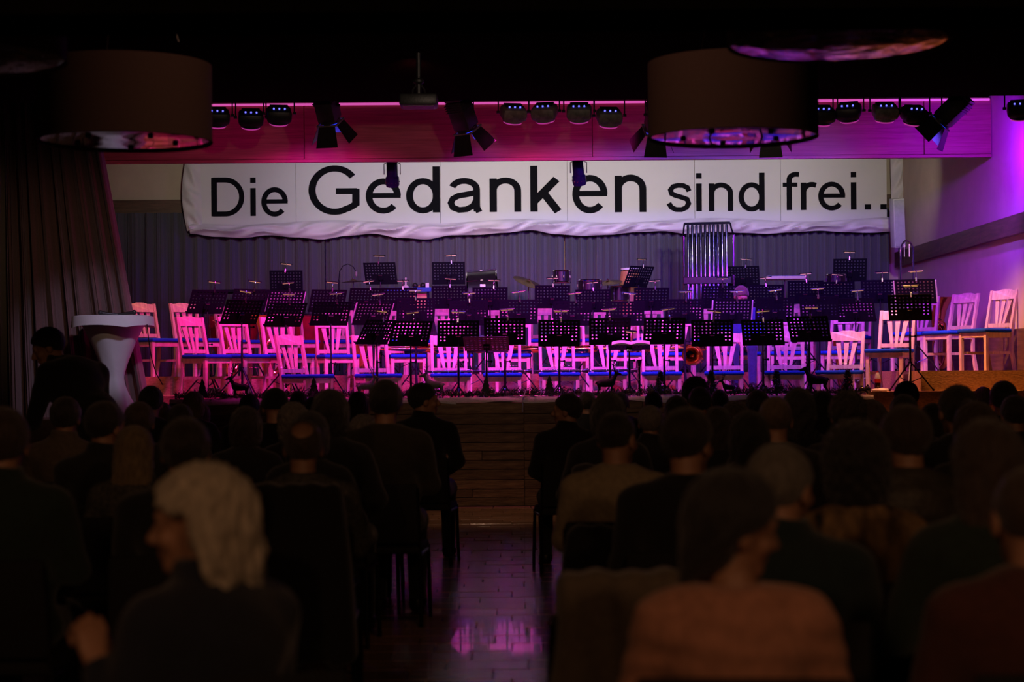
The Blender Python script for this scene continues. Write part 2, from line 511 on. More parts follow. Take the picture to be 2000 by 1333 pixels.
# wooden fascia above the stage
FY = 22.0
fa = struct(MB().box((-0.28, FY + 0.06, 4.33), (12.04, 0.06, 0.72)).build('wall_fascia', M_RAIL))
fx = [-6.28, -5.9, -2.46, 0.98, 4.94, 5.745]
for a, b in zip(fx[:-1], fx[1:]):
    me = MB().rbox((0, 0, 0), (b - a - 0.008, 0.03, 0.655), 0.003, 1).mesh('panel')
    me.materials.append(M_FASCIA)
    link('panel', me, fa, ((a + b) / 2, FY + 0.015, 4.335))
MB().box((-0.28, FY + 0.02, 3.985), (12.04, 0.06, 0.035)).build('edge_strip', M_FASCIA, fa)
tag(MB().rbox((-0.28, FY - 0.02, 4.655), (12.0, 0.03, 0.028), 0.006, 2).build('led_strip', M_LED),
    'glowing magenta led strip along the top of the wooden fascia', 'light strip')
# wooden band on the rear wall, rail and wainscot on the right wall
t1 = struct(MB().box((-0.28, 27.38, 3.945), (12.0, 0.06, 0.20)).build('trim_1', M_RAIL))
t2 = struct(MB().box((5.735, 23.6, 3.065), (0.03, 7.55, 0.215)).build('trim_2', M_RAIL))
for a, b in ((19.85, 22.3), (22.305, 24.4), (24.405, 26.6), (26.605, 27.3)):
    MB().rbox((5.70, (a + b) / 2, 3.065), (0.045, b - a, 0.225), 0.004, 1).build('board', M_RAIL, t2)
struct(MB().box((5.735, 23.6, 1.42), (0.025, 7.55, 0.94)).build('trim_3', M_RAIL))


# ------------------------------------------------------------------ curtains
def curtain(name, top, bot, m, n, folds, amp, seed, label, rows=14, power=0.7, kind='curtain'):
    """top and bot: (x0, x1, y, z) of the upper and lower hem"""
    rnd = random.Random(seed)
    ph = [0.0]
    for i in range(n):
        ph.append(ph[-1] + 2 * PI * folds / n * rnd.uniform(0.35, 1.75))
    am = [rnd.uniform(0.55, 1.25) for _ in range(n + 1)]
    b = MB()
    vs, fs = [], []
    for side in (0, 1):
        for r in range(rows + 1):
            t = r / rows
            for i in range(n + 1):
                u = i / n
                x0 = top[0] + (bot[0] - top[0]) * t
                x1 = top[1] + (bot[1] - top[1]) * t
                s = math.sin(ph[i] + 0.35 * math.sin(t * 3 + i * 0.13))
                s = math.copysign(abs(s) ** power, s)
                yy = top[2] + (bot[2] - top[2]) * t + amp * am[i] * s * (0.75 + 0.35 * t) + 0.008 * side
                vs.append((x0 + (x1 - x0) * u, yy, top[3] + (bot[3] - top[3]) * t))
    N1 = (rows + 1) * (n + 1)
    for side in (0, 1):
        for r in range(rows):
            for i in range(n):
                a = side * N1 + r * (n + 1) + i
                q = (a, a + 1, a + n + 2, a + n + 1)
                fs.append(q if side else q[::-1])
    for r in range(rows):
        for i in (0, n):
            a = r * (n + 1) + i
            fs.append((a, a + n + 1, a + n + 1 + N1, a + N1))
    for i in range(n):
        for r in (0, rows):
            a = r * (n + 1) + i
            fs.append((a, a + 1, a + 1 + N1, a + N1))
    b.add(vs, fs)
    o = b.build(name, m, smooth=70)
    return tag(o, label, kind)


BY = 27.22
curtain('backdrop_curtain', (-5.95, -2.75, BY, 3.84), (-5.95, -2.75, BY, 1.425), M_BACKCUR, 260, 15, 0.075, 1,
        'grey pleated backdrop curtain at the left rear of the stage')
curtain('backdrop_curtain', (-2.74, 0.785, BY, 3.84), (-2.74, 0.785, BY, 1.425), M_BACKCUR, 320, 22, 0.055, 2,
        'grey pleated backdrop curtain behind the bass drum, left of the centre slit')
curtain('backdrop_curtain', (0.80, 5.58, BY, 3.84), (0.80, 5.58, BY, 1.425), M_BACKCUR, 420, 34, 0.07, 3,
        'grey pleated backdrop curtain behind the tubular bells, right of the centre slit')
curtain('stage_curtain', (-5.75, -4.72, 20.75, 4.7), (-5.75, -4.07, 20.78, 0.97), M_SIDECUR, 150, 9, 0.06, 4,
        'brown velvet stage curtain hanging behind the white bistro table')
curtain('stage_curtain', (-6.3, -5.38, 19.6, 4.3), (-6.3, -5.32, 19.6, 0.02), M_SIDECUR2, 90, 7, 0.06, 5,
        'olive brown curtain at the far left edge of the hall')

# ------------------------------------------------------------------ banner
BD = 27.05
ban = thing('banner', 'long white banner above the stage reading Die Gedanken sind frei in black', 'banner', (0, BD, 3.5))
bx = [-4.72, -3.15, -1.03, 0.83, 2.70, 3.96, 5.52]
for i, (a, b) in enumerate(zip(bx[:-1], bx[1:])):
    me = MB().rbox((0, 0, 0), (b - a - 0.004, 0.012, 1.08), 0.002, 1).mesh('panel')
    me.materials.append(M_BANNER)
    link('panel', me, ban, ((a + b) / 2, 0, 0.12 + 0.54))
def glyph(ch):
    """strokes of a plain grotesque letter: list of (centre line, half width) in em units, plus the advance"""
    A = lambda cx, cz, rx, rz, a0, a1, n=28: [(cx + rx * math.cos(R(a0 + (a1 - a0) * k / n)), cz + rz * math.sin(R(a0 + (a1 - a0) * k / n))) for k in range(n + 1)]
    s, X_, C_ = 0.045, 0.52, 0.716
    if ch == 'D':
        return [([(0.125, 0), (0.125, C_)], 0.048), ([(0.10, 0.042), (0.33, 0.042)] + A(0.33, C_ / 2, 0.295, C_ / 2 - 0.042, -90, 90) + [(0.10, C_ - 0.042)], 0.043)], 0.72
    if ch == 'G':
        return [(A(0.395, C_ / 2, 0.31, C_ / 2 - 0.03 + 0.01, 38, 300) + [(0.60, 0.085), (0.655, 0.12), (0.70, 0.16)], 0.044), ([(0.683, 0.115), (0.683, 0.375)], 0.046), ([(0.41, 0.34), (0.70, 0.34)], 0.042)], 0.78
    if ch in 'i':
        return [([(0.11, 0), (0.11, X_)], s), ([(0.11, 0.615), (0.11, C_)], s)], 0.222
    if ch == 'e':
        return [(A(0.278, 0.26, 0.195, 0.228, 0, 318), 0.042), ([(0.06, 0.268), (0.515, 0.268)], 0.036)], 0.556
    if ch == 'd':
        return [([(0.445, 0), (0.445, C_)], s), (A(0.262, 0.26, 0.183, 0.228, 0, 360), 0.043)], 0.556
    if ch == 'a':
        return [([(0.445, 0.01), (0.44, 0.10), (0.44, 0.34)] + A(0.27, 0.352, 0.17, 0.135, 0, 162, 16), 0.042),
                ([(0.44, 0.305), (0.30, 0.275), (0.19, 0.255), (0.115, 0.21), (0.088, 0.145), (0.115, 0.075), (0.20, 0.035), (0.30, 0.045), (0.39, 0.095), (0.435, 0.18)], 0.040), ([(0.43, 0.10), (0.475, 0.0)], 0.040)], 0.556
    if ch == 'n':
        return [([(0.11, 0), (0.11, X_)], s), ([(0.445, 0), (0.445, 0.33)] + A(0.278, 0.33, 0.167, 0.158, 0, 180, 20), 0.043)], 0.556
    if ch == 'k':
        return [([(0.11, 0), (0.11, C_)], s), ([(0.12, 0.165), (0.42, 0.505)], 0.050), ([(0.235, 0.30), (0.44, 0.0)], 0.050)], 0.50
    if ch == 's':
        return [([(0.435, 0.375), (0.405, 0.445), (0.33, 0.485), (0.24, 0.49), (0.15, 0.465), (0.105, 0.40), (0.125, 0.335), (0.20, 0.295), (0.30, 0.265), (0.40, 0.225), (0.425, 0.145), (0.385, 0.07), (0.30, 0.032), (0.20, 0.035), (0.12, 0.075), (0.075, 0.155)], 0.041)], 0.50
    if ch == 'f':
        return [([(0.135, 0), (0.135, 0.56)] + A(0.255, 0.575, 0.12, 0.105, 180, 82, 12) + [(0.31, 0.675)], 0.043), ([(0.02, 0.482), (0.28, 0.482)], 0.036)], 0.278
    if ch == 'r':
        return [([(0.11, 0), (0.11, X_)], s), ([(0.112, 0.30)] + A(0.26, 0.34, 0.148, 0.145, 180, 80, 12) + [(0.335, 0.468)], 0.043)], 0.333
    return [([(0.14, 0.0), (0.14, 0.10)], 0.05)], 0.278


def letter_mesh(ch):
    vs, fs = [], []
    strokes, adv = glyph(ch)
    for si, (pts, hw) in enumerate(strokes):
        hw *= 1.10
        pts = [p for i, p in enumerate(pts) if i == 0 or (Vector(p) - Vector(pts[i - 1])).length > 1e-4]
        n0, k = len(vs), len(pts)
        closed = (Vector(pts[0]) - Vector(pts[-1])).length < 1e-6
        for i in range(k):
            a, b = Vector(pts[max(0, i - 1)]), Vector(pts[min(k - 1, i + 1)])
            if closed and i in (0, k - 1):
                a, b = Vector(pts[-2]), Vector(pts[1])
            t = (b - a).normalized()
            nn = Vector((-t.y, t.x)) * hw
            if 0 < i < k - 1:
                t1 = (Vector(pts[i]) - Vector(pts[i - 1])).normalized()
                nn = nn / max(0.72, t1.dot(t))
            p = Vector(pts[i])
            for q, dep in ((p - nn, -0.002 * si), (p + nn, -0.002 * si), (p + nn, 0.02), (p - nn, 0.02)):
                vs.append((q.x, dep, q.y))
        for i in range(k - 1):
            for j in range(4):
                fs.append((n0 + 4 * i + j, n0 + 4 * i + (j + 1) % 4, n0 + 4 * i + 4 + (j + 1) % 4, n0 + 4 * i + 4 + j))
        if not closed:
            fs += [(n0, n0 + 1, n0 + 2, n0 + 3), (n0 + 4 * k - 1, n0 + 4 * k - 2, n0 + 4 * k - 3, n0 + 4 * k - 4)]
    return vs, fs, adv


for txt, x0, y0, x1, y1 in (('Die', 413, 346, 562, 424.5), ('Gedank', 603, 320, 1096, 421), ('en', 1118, 341, 1262, 417.5),
                            ('sind', 1302, 337.5, 1493, 415), ('frei..', 1529, 334.5, 1731, 412.5)):
    L_, x = [], 0.0
    for ch in txt:
        vs, fs, adv = letter_mesh(ch)
        L_.append((vs, fs, x))
        x += adv
    xs = [v[0] + o for vs, fs, o in L_ for v in vs]
    zs = [v[2] for vs, fs, o in L_ for v in vs]
    A, B = W(x0, y1, BD), W(x1, y0, BD)
    kx, kz = (B.x - A.x) / (max(xs) - min(xs)), (B.z - A.z) / (max(zs) - min(zs))
    for vs, fs, o in L_:
        MB().add([(A.x + (v[0] + o - min(xs)) * kx, -0.0105 + v[1] * 0.2, A.z - 3.5 + (v[2] - min(zs)) * kz) for v in vs], fs).build('letter', M_LETTER, ban, 0)


def cloth_strip(path, widths, seed, depth=0.06, nrow=12, nfold=0.05, kx=9.0):
    """puffed cloth border: path of (x, z) points, cross direction given by widths (dx, dz)"""
    rnd = random.Random(seed)
    n = len(path)
    vs, fs = [], []
    fr = [(rnd.uniform(2, 6), rnd.uniform(0, 6), rnd.uniform(3, 9)) for _ in range(5)]
    for i in range(n):
        (x, z), (dx, dz) = path[i], widths[i]
        for j in range(nrow + 1):
            t = j / nrow
            f = sum(math.sin(a * (i * 0.13) + b + t * c) for a, b, c in fr) / 5
            f2 = abs(math.sin(i * 0.21 + 4.6 * t + 1.9 * math.sin(i * 0.083 + seed) + 0.9 * math.sin(i * 0.31)))
            y = -depth * math.sin(PI * min(1, t * 0.9 + 0.05)) * (0.75 + 0.6 * f) - nfold * (1 - f2) * math.sin(PI * t) * 0.6
            vs.append((x + dx * t, y - 0.01, z + dz * t))
    for i in range(n - 1):
        for j in range(nrow):
            a = i * (nrow + 1) + j
            fs.append((a, a + 1, a + nrow + 2, a + nrow + 1))
    return vs, fs


b = MB()
n = 260
pth, wd = [], []
rr = random.Random(3)
bot = [455, 461, 463, 458, 462, 466, 459, 455, 463, 466, 458, 457, 453, 448, 456, 459, 457, 452, 450, 455, 451, 453, 455, 452, 449, 452, 453, 450]
for i in range(n + 1):
    px = 372 + (1752 - 372) * i / n
    k = (len(bot) - 1) * i / n
    k0 = min(int(k), len(bot) - 2)
    s = k - k0
    s = s * s * (3 - 2 * s)
    yb = bot[k0] * (1 - s) + bot[k0 + 1] * s
    yt = 436 + 4 * math.sin(i * 0.09) - 8 * (i / n)
    A, B = W(px, yt, BD), W(px, yb + 2, BD)
    pth.append((A.x, A.z - 3.5))
    wd.append((B.x - A.x, B.z - A.z))
b.add(*cloth_strip(pth, wd, 1, 0.085, 16, 0.13))
for (pa, pb, sd) in (((392, 312, 362, 316), (396, 446, 366, 452), 5), ((1738, 300, 1766, 302), (1742, 440, 1764, 446), 6)):
    pth, wd = [], []
    for i in range(41):
        t = i / 40
        bulge = 8 * math.sin(PI * t) * (1 if sd == 5 else 0.3)
        ax, ay = pa[0] + (pb[0] - pa[0]) * t, pa[1] + (pb[1] - pa[1]) * t
        cx, cy = pa[2] + (pb[2] - pa[2]) * t - bulge * (1 if sd == 5 else -1), pa[3] + (pb[3] - pa[3]) * t
        A, B = W(ax, ay, BD), W(cx, cy, BD)
        pth.append((A.x, A.z - 3.5))
        wd.append((B.x - A.x, B.z - A.z))
    b.add(*cloth_strip(pth, wd, sd, 0.07, nfold=0.06))
b.build('cloth_border', M_CLOTH, ban, smooth=60)

# column loudspeaker beside the banner
p = W(1753, 436, 26.3)
sp = thing('column_loudspeaker', 'slim white column loudspeaker tilted at the right end of the banner', 'loudspeaker', p, R(-8))
sp.rotation_euler = (R(6), R(-4), R(10))
MB().rbox((0, 0, 0), (0.17, 0.16, 0.70), 0.012, 2).build('cabinet', M_SPEAKER, sp)
MB().rbox((0, -0.086, 0), (0.145, 0.012, 0.66), 0.004, 1).build('grille', M_GREYBOX, sp)
MB().tube([(0.04, 0.08, 0.1), (0.08, 0.45, 0.1)], 0.015).build('wall_bracket', M_BLACK, sp)
# ------------------------------------------------------------------ smooth-surface modelling (signed distances + surface nets)
def grid(lo, hi, h):
    ax = [np.arange(lo[i] - 2 * h, hi[i] + 2.5 * h, h, dtype=np.float32) for i in range(3)]
    G = np.stack(np.meshgrid(*ax, indexing='ij'), -1)
    return G, np.array([a[0] for a in ax], dtype=np.float32)


def cap(P, a, b, ra, rb=None):
    rb = ra if rb is None else rb
    a, b = np.array(a, np.float32), np.array(b, np.float32)
    d = b - a
    t = np.clip(((P - a) @ d) / max(1e-9, float(d @ d)), 0, 1)
    return np.linalg.norm(P - a - t[..., None] * d, axis=-1) - (ra + (rb - ra) * t)


def ell(P, c, r, rot=None):
    q = P - np.array(c, np.float32)
    if rot is not None:
        q = q @ np.array(rot, np.float32)
    r = np.array(r, np.float32)
    k0 = np.linalg.norm(q / r, axis=-1)
    k1 = np.linalg.norm(q / (r * r), axis=-1)
    return k0 * (k0 - 1) / np.maximum(k1, 1e-6)


def smin(a, b, k):
    h = np.clip(0.5 + 0.5 * (b - a) / k, 0, 1)
    return b * (1 - h) + a * h - k * h * (1 - h)


def smax(a, b, k):
    return -smin(-a, -b, k)


def nets(Fv, lo, h):
    s = Fv < 0
    c8 = [(i, j, k) for i in (0, 1) for j in (0, 1) for k in (0, 1)]
    n = np.array(Fv.shape) - 1
    cnt = sum(s[i:i + n[0], j:j + n[1], k:k + n[2]].astype(np.int8) for i, j, k in c8)
    act = (cnt > 0) & (cnt < 8)
    idx = -np.ones(act.shape, np.int64)
    I = np.argwhere(act)
    idx[act] = np.arange(len(I))
    val = np.stack([Fv[I[:, 0] + i, I[:, 1] + j, I[:, 2] + k] for i, j, k in c8], 1)
    acc = np.zeros((len(I), 3))
    num = np.zeros(len(I))
    C = np.array(c8, float)
    for a in range(8):
        for b in range(a + 1, 8):
            if np.abs(C[a] - C[b]).sum() == 1:
                va, vb = val[:, a], val[:, b]
                m = (va < 0) != (vb < 0)
                t = np.where(m, va / np.where(m, va - vb, 1), 0)
                acc += np.where(m[:, None], C[a] + (C[b] - C[a]) * t[:, None], 0)
                num += m
    V = lo + h * (I + acc / num[:, None])
    quads = []
    for ax in range(3):
        o1, o2 = (ax + 1) % 3, (ax + 2) % 3
        sl0, sl1 = [slice(None)] * 3, [slice(None)] * 3
        sl0[ax], sl1[ax] = slice(0, -1), slice(1, None)
        e = s[tuple(sl0)] != s[tuple(sl1)]
        E = np.argwhere(e)
        E = E[(E[:, o1] > 0) & (E[:, o2] > 0) & (E[:, o1] < act.shape[o1]) & (E[:, o2] < act.shape[o2])]
        inside = s[E[:, 0], E[:, 1], E[:, 2]]

        def cid(d1, d2):
            q = E.copy()
            q[:, o1] += d1
            q[:, o2] += d2
            return idx[q[:, 0], q[:, 1], q[:, 2]]
        Q = np.stack([cid(-1, -1), cid(0, -1), cid(0, 0), cid(-1, 0)], 1)
        Q[~inside] = Q[~inside][:, ::-1]
        quads.append(Q[(Q >= 0).all(1)])
    return V, np.concatenate(quads)


def sdf_mesh(name, fn, lo, hi, h, m, smooth_iter=0, noise=None):
    G, o = grid(lo, hi, h)
    Fv = fn(G)
    V, Q = nets(Fv, o, h)
    me = bpy.data.meshes.new(name)
    me.vertices.add(len(V))
    me.vertices.foreach_set('co', V.astype(np.float32).ravel())
    me.loops.add(Q.size)
    me.loops.foreach_set('vertex_index', Q.astype(np.int32).ravel())
    me.polygons.add(len(Q))
    me.polygons.foreach_set('loop_start', np.arange(0, Q.size, 4, dtype=np.int32))
    me.update(calc_edges=True)
    me.shade_smooth()
    if m is not None:
        me.materials.append(m)
    return me
# ------------------------------------------------------------------ wooden stage chairs (front faces -y)
def make_stage_chair():
    c = thing('wooden_chair', 'x', 'chair')
    sw, sd, sh, bh = 0.215, 0.20, 0.43, 0.93
    for s in (-1, 1):
        me = MB()
        me.box((s * (sw - 0.02), -sd + 0.02, sh / 2), (0.038, 0.038, sh), taper=1.05)
        me.build('front_leg', M_BEECH, c, 0)
        # rear leg and back post in one bent piece
        pts = [(sd - 0.01 + 0.05, 0.0), (sd - 0.01, sh * 0.55), (sd - 0.012, sh + 0.02), (sd + 0.09, bh - 0.01),
               (sd + 0.125, bh - 0.01), (sd + 0.026, sh + 0.02), (sd + 0.026, sh * 0.55), (sd + 0.082, 0.0)]
        me = MB()
        me.prism(pts, s * (sw - 0.02) - 0.017, s * (sw - 0.02) + 0.017, 'x')
        me.build('back_post', M_BEECH, c, 0)
        MB().box((s * (sw - 0.02), 0, 0.20), (0.02, 2 * sd - 0.03, 0.03)).build('stretcher', M_BEECH, c, 0)
        MB().box((s * (sw - 0.02), 0, sh - 0.03), (0.022, 2 * sd - 0.03, 0.055)).build('apron', M_BEECH, c, 0)
    MB().box((0, -sd + 0.02, sh - 0.03), (2 * sw - 0.06, 0.022, 0.055)).build('apron', M_BEECH, c, 0)
    MB().box((0, sd, sh - 0.03), (2 * sw - 0.06, 0.022, 0.055)).build('apron', M_BEECH, c, 0)
    MB().rbox((0, -0.015, sh + 0.022), (2 * sw + 0.02, 2 * sd + 0.02, 0.045), 0.018, 3).build('seat', M_SEAT, c, 60)

    def yb(z):
        return sd + 0.007 + (z - sh - 0.02) / (bh - sh - 0.03) * 0.10
    # crest rail with a shallow crown, lower rail, three fanned slats
    cr = [(-sw + 0.03, 0.0), (sw - 0.03, 0.0), (sw - 0.02, 0.10), (0.10, 0.105), (0.05, 0.118), (-0.05, 0.118), (-0.10, 0.105), (-sw + 0.02, 0.10)]
    m = MB()
    for k in range(6):
        pass
    vs = []
    n = len(cr)
    for dy in (-0.012, 0.012):
        for (x, zz) in cr:
            z = bh - 0.118 + zz
            vs.append((x, yb(z) + dy + 0.022 * (1 - (x / sw) ** 2), z))
    fs = [tuple(range(n)), tuple(range(2 * n - 1, n - 1, -1))] + [(i, i + n, (i + 1) % n + n, (i + 1) % n) for i in range(n)]
    m.add(vs, fs).build('crest_rail', M_BEECH, c, 0)
    z0 = sh + 0.085
    MB().box((0, yb(z0) + 0.01, z0), (2 * sw - 0.06, 0.02, 0.045)).build('lower_rail', M_BEECH, c, 0)
    for i in (-1, 0, 1):
        zb, zt = z0 + 0.015, bh - 0.10
        xb, xt = i * 0.055, i * 0.105
        wb, wt = 0.016, 0.030
        vs = []
        for dy in (-0.008, 0.008):
            vs += [(xb - wb, yb(zb) + dy + 0.01, zb), (xb + wb, yb(zb) + dy + 0.01, zb),
                   (xt + wt, yb(zt) + dy + 0.018, zt), (xt - wt, yb(zt) + dy + 0.018, zt)]
        MB().add(vs, [(0, 1, 2, 3), (7, 6, 5, 4), (0, 4, 5, 1), (1, 5, 6, 2), (2, 6, 7, 3), (3, 7, 4, 0)]).build('slat', M_BEECH, c, 0)
    return c


# (px of the seat middle, distance, floor level, yaw)
CH = {
    'front row': [(600, 20.85, STAGE, 48), (738, 20.95, STAGE, 22), (880, 21.3, STAGE, 4), (982, 21.4, STAGE, -2), (1092, 21.4, STAGE, 3),
                  (1188, 21.4, STAGE, -3), (1292, 21.35, STAGE, 2), (1415, 21.2, STAGE, -6), (1533, 21.0, STAGE, -10), (1640, 20.9, STAGE, -24)],
    'second row': [(405, 21.55, L2, 50), (485, 21.7, L2, 46), (566, 21.75, L2, 40), (660, 22.6, L2, 20), (795, 22.9, L2, 8), (888, 23.0, L2, 2),
                   (1003, 23.1, L2, 0), (1114, 23.1, L2, 2), (1218, 23.05, L2, -3), (1325, 23.0, L2, -5), (1425, 22.95, L2, 0), (1538, 22.8, L2, -6),
                   (1645, 22.6, L2, -22), (1738, 20.9, L2, -32)],
    'third row': [(306, 22.9, L3, 50), (388, 23.1, L3, 50), (470, 24.3, L3, 44), (582, 24.7, L3, 34), (670, 24.8, L3, 20), (765, 25.0, L3, 6), (866, 25.1, L3, 0), (965, 25.2, L3, 2),
                  (1066, 25.2, L3, -2), (1166, 25.2, L3, 0), (1272, 25.1, L3, 3), (1382, 25.1, L3, -4), (1560, 25.0, L3, -14), (1664, 24.6, L3, -24), (1785, 22.6, L3, -34)],
}
proto = make_stage_chair()
first = True
CHAIR = {}
for row, lst in CH.items():
    for i, (px, D, lev, yaw) in enumerate(lst):
        c = proto if first else copy_tree(proto)
        first = False
        c.location = ((px - 1000) * D / FPX, D, lev)
        c.rotation_euler = (0, 0, R(yaw + random.uniform(-3, 3)))
        tag(c, 'pale wooden chair with blue seat, %s in the %s on stage' % (nth(i, len(lst)), row), 'chair', 'wooden chairs of the orchestra')
        CHAIR[(row, i)] = c
for k, (px, D, yaw, lab) in enumerate(((1852, 21.9, -58, 'pale wooden chair with blue seat by the purple wall, farther of two'),
                                       (1925, 20.95, -60, 'pale wooden chair with blue seat by the purple wall, nearest the right edge'))):
    c = copy_tree(proto)
    c.location = ((px - 1000) * D / FPX, D, L3)
    c.rotation_euler = (0, 0, R(yaw))
    tag(c, lab, 'chair', 'wooden chairs of the orchestra')


# ------------------------------------------------------------------ music stands (player on the +y side)
def desk_mesh(wd, hd, nx, ny, blocked, slots=False):
    """sheet with real holes; blocked(i, j) cells stay closed"""
    t = 0.0015
    mx, mz = 0.018, 0.016
    cx, cz = (wd - 2 * mx) / nx, (hd - 2 * mz) / ny
    V, F2 = [], []
    idx = {}

    def vid(x, z):
        k = (round(x * 1e5), round(z * 1e5))
        if k not in idx:
            idx[k] = len(V)
            V.append((x, z))
        return idx[k]
    xs = [-wd / 2] + [-wd / 2 + mx + i * cx for i in range(nx + 1)] + [wd / 2]
    zs = [-hd / 2] + [-hd / 2 + mz + j * cz for j in range(ny + 1)] + [hd / 2]
    for a in range(nx + 2):
        for b2 in range(ny + 2):
            x0, x1, z0, z1 = xs[a], xs[a + 1], zs[b2], zs[b2 + 1]
            i, j = a - 1, b2 - 1
            if 0 <= i < nx and 0 <= j < ny and not blocked(i, j):
                mxx, mzz = (x0 + x1) / 2, (z0 + z1) / 2
                rx, rz = (0.24 * cx, 0.24 * cz) if not slots else (0.36 * cx, 0.13 * cz)
                rx = min(rx, rz) * 1.05 if not slots else rx
                corners = [(x0, z0), (mxx, z0), (x1, z0), (x1, mzz), (x1, z1), (mxx, z1), (x0, z1), (x0, mzz)]
                ang = [-135, -90, -45, 0, 45, 90, 135, 180]
                hole = []
                for q in ang:
                    ex = 1.0 if not slots else 1.0
                    hole.append((mxx + rx * math.cos(R(q)) * ex, mzz + rz * math.sin(R(q))))
                ci = [vid(*c) for c in corners]
                hi = [vid(*h) for h in hole]
                for q in range(8):
                    F2.append((ci[q], ci[(q + 1) % 8], hi[(q + 1) % 8], hi[q]))
            else:
                # split the plain cell where its neighbours carry mid-edge points
                poly = [vid(x0, z0)]
                for (c, d) in (((x0, z0), (x1, z0)), ((x1, z0), (x1, z1)), ((x1, z1), (x0, z1)), ((x0, z1), (x0, z0))):
                    poly.append(vid((c[0] + d[0]) / 2, (c[1] + d[1]) / 2))
                    poly.append(vid(*d))
                F2.append(tuple(poly[:-1]))
    n = len(V)
    vs = [(x, -t, z) for x, z in V] + [(x, t, z) for x, z in V]
    fs = list(F2) + [tuple(i + n for i in reversed(f)) for f in F2]
    edge = {}
    for f in F2:
        for q in range(len(f)):
            e = (f[q], f[(q + 1) % len(f)])
            edge[e] = 1
    for (a, b2) in edge:
        if (b2, a) not in edge:
            fs.append((b2, a, a + n, b2 + n))
    me = bpy.data.meshes.new('desk')
    me.from_pydata(vs, [], fs)
    return me


DW, DH = 0.465, 0.335
dm = desk_mesh(DW, DH, 10, 7, lambda i, j: (j < 3 and 2 <= i <= 7) or j == 0)
dm.materials.append(M_BLACK)


def make_stand():
    s = thing('music_stand', 'x', 'music stand')
    for k in range(3):
        a = 2 * PI * k / 3 + 0.5
        d = Vector((math.cos(a), math.sin(a), 0))
        l = MB().tube([d * 0.02 + Vector((0, 0, 0.30)), d * 0.27 + Vector((0, 0, 0.012))], 0.009, 6).build('leg', M_POLE, s)
        MB().ball(d * 0.272 + Vector((0, 0, 0.012)), 0.014, 8, 6).build('rubber_foot', M_CABLE, l)
        MB().tube([Vector((0, 0, 0.10)) + d * 0.012, d * 0.15 + Vector((0, 0, 0.155))], 0.005, 5).build('brace', M_POLE, s)
    MB().tube([(0, 0, 0.08), (0, 0, 0.62)], 0.013, 8).build('lower_pole', M_POLE, s)
    MB().lathe([(0.016, 0), (0.02, 0.004), (0.02, 0.05), (0.015, 0.055)], 10, (0, 0, 0.27)).build('collar', M_BLACK, s)
    k = MB().tube([(0.012, 0, 0.60), (0.05, 0, 0.60)], 0.006, 6)
    k.ball((0.055, 0, 0.60), 0.014, 8, 6)
    k.build('clamp_knob', M_BLACK, s)
    MB().tube([(0, 0, 0), (0, 0, 1)], 0.009, 8).build('upper_pole', M_POLE, s)
    d = link('desk', dm, s)
    MB().box((0, 0.022, -DH / 2 + 0.004), (DW, 0.05, 0.003)).build('lip', M_BLACK, d, 0)
    b = MB().rbox((0, -0.014, -0.05), (0.07, 0.024, 0.085), 0.005, 1)
    b.tube([(0, -0.022, -0.02), (0, -0.022, -0.14)], 0.011, 8)
    b.build('bracket', M_BLACK, d)
    MB().box((0, -0.028, -0.018), (0.05, 0.006, 0.008)).build('clip', M_SILVER, d, 0)
    return s


def make_clip_lamp():
    l = thing('stand_lamp', 'x', 'lamp')
    MB().rbox((0, 0, -0.012), (0.02, 0.026, 0.05), 0.003, 1).build('clip', M_SILVER, l)
    MB().tube([(0, 0, 0.01), (0, -0.004, 0.05), (0.004, 0.0, 0.075), (0, 0.012, 0.095)], 0.005, 6).build('arm', M_CHROME, l)
    sh = MB()
    n = 8
    vs, fs = [], []
    for x in (-0.085, 0.085):
        for q in range(n + 1):
            a = PI * q / n
            vs.append((x, 0.022 + 0.016 * math.cos(a), 0.083 + 0.014 * math.sin(a)))
        for q in range(n + 1):
            a = PI * (n - q) / n
            vs.append((x, 0.022 + 0.013 * math.cos(a), 0.083 + 0.011 * math.sin(a)))
    k = 2 * (n + 1)
    fs += [(i, (i + 1) % k, (i + 1) % k + k, i + k) for i in range(k)]
    sh.add(vs, fs)
    sh.build('shade', M_POLE, l)
    MB().tube([(-0.07, 0.022, 0.08), (0.07, 0.022, 0.08)], 0.006, 6).build('lamp_tube', M_BULB, l)
    return l


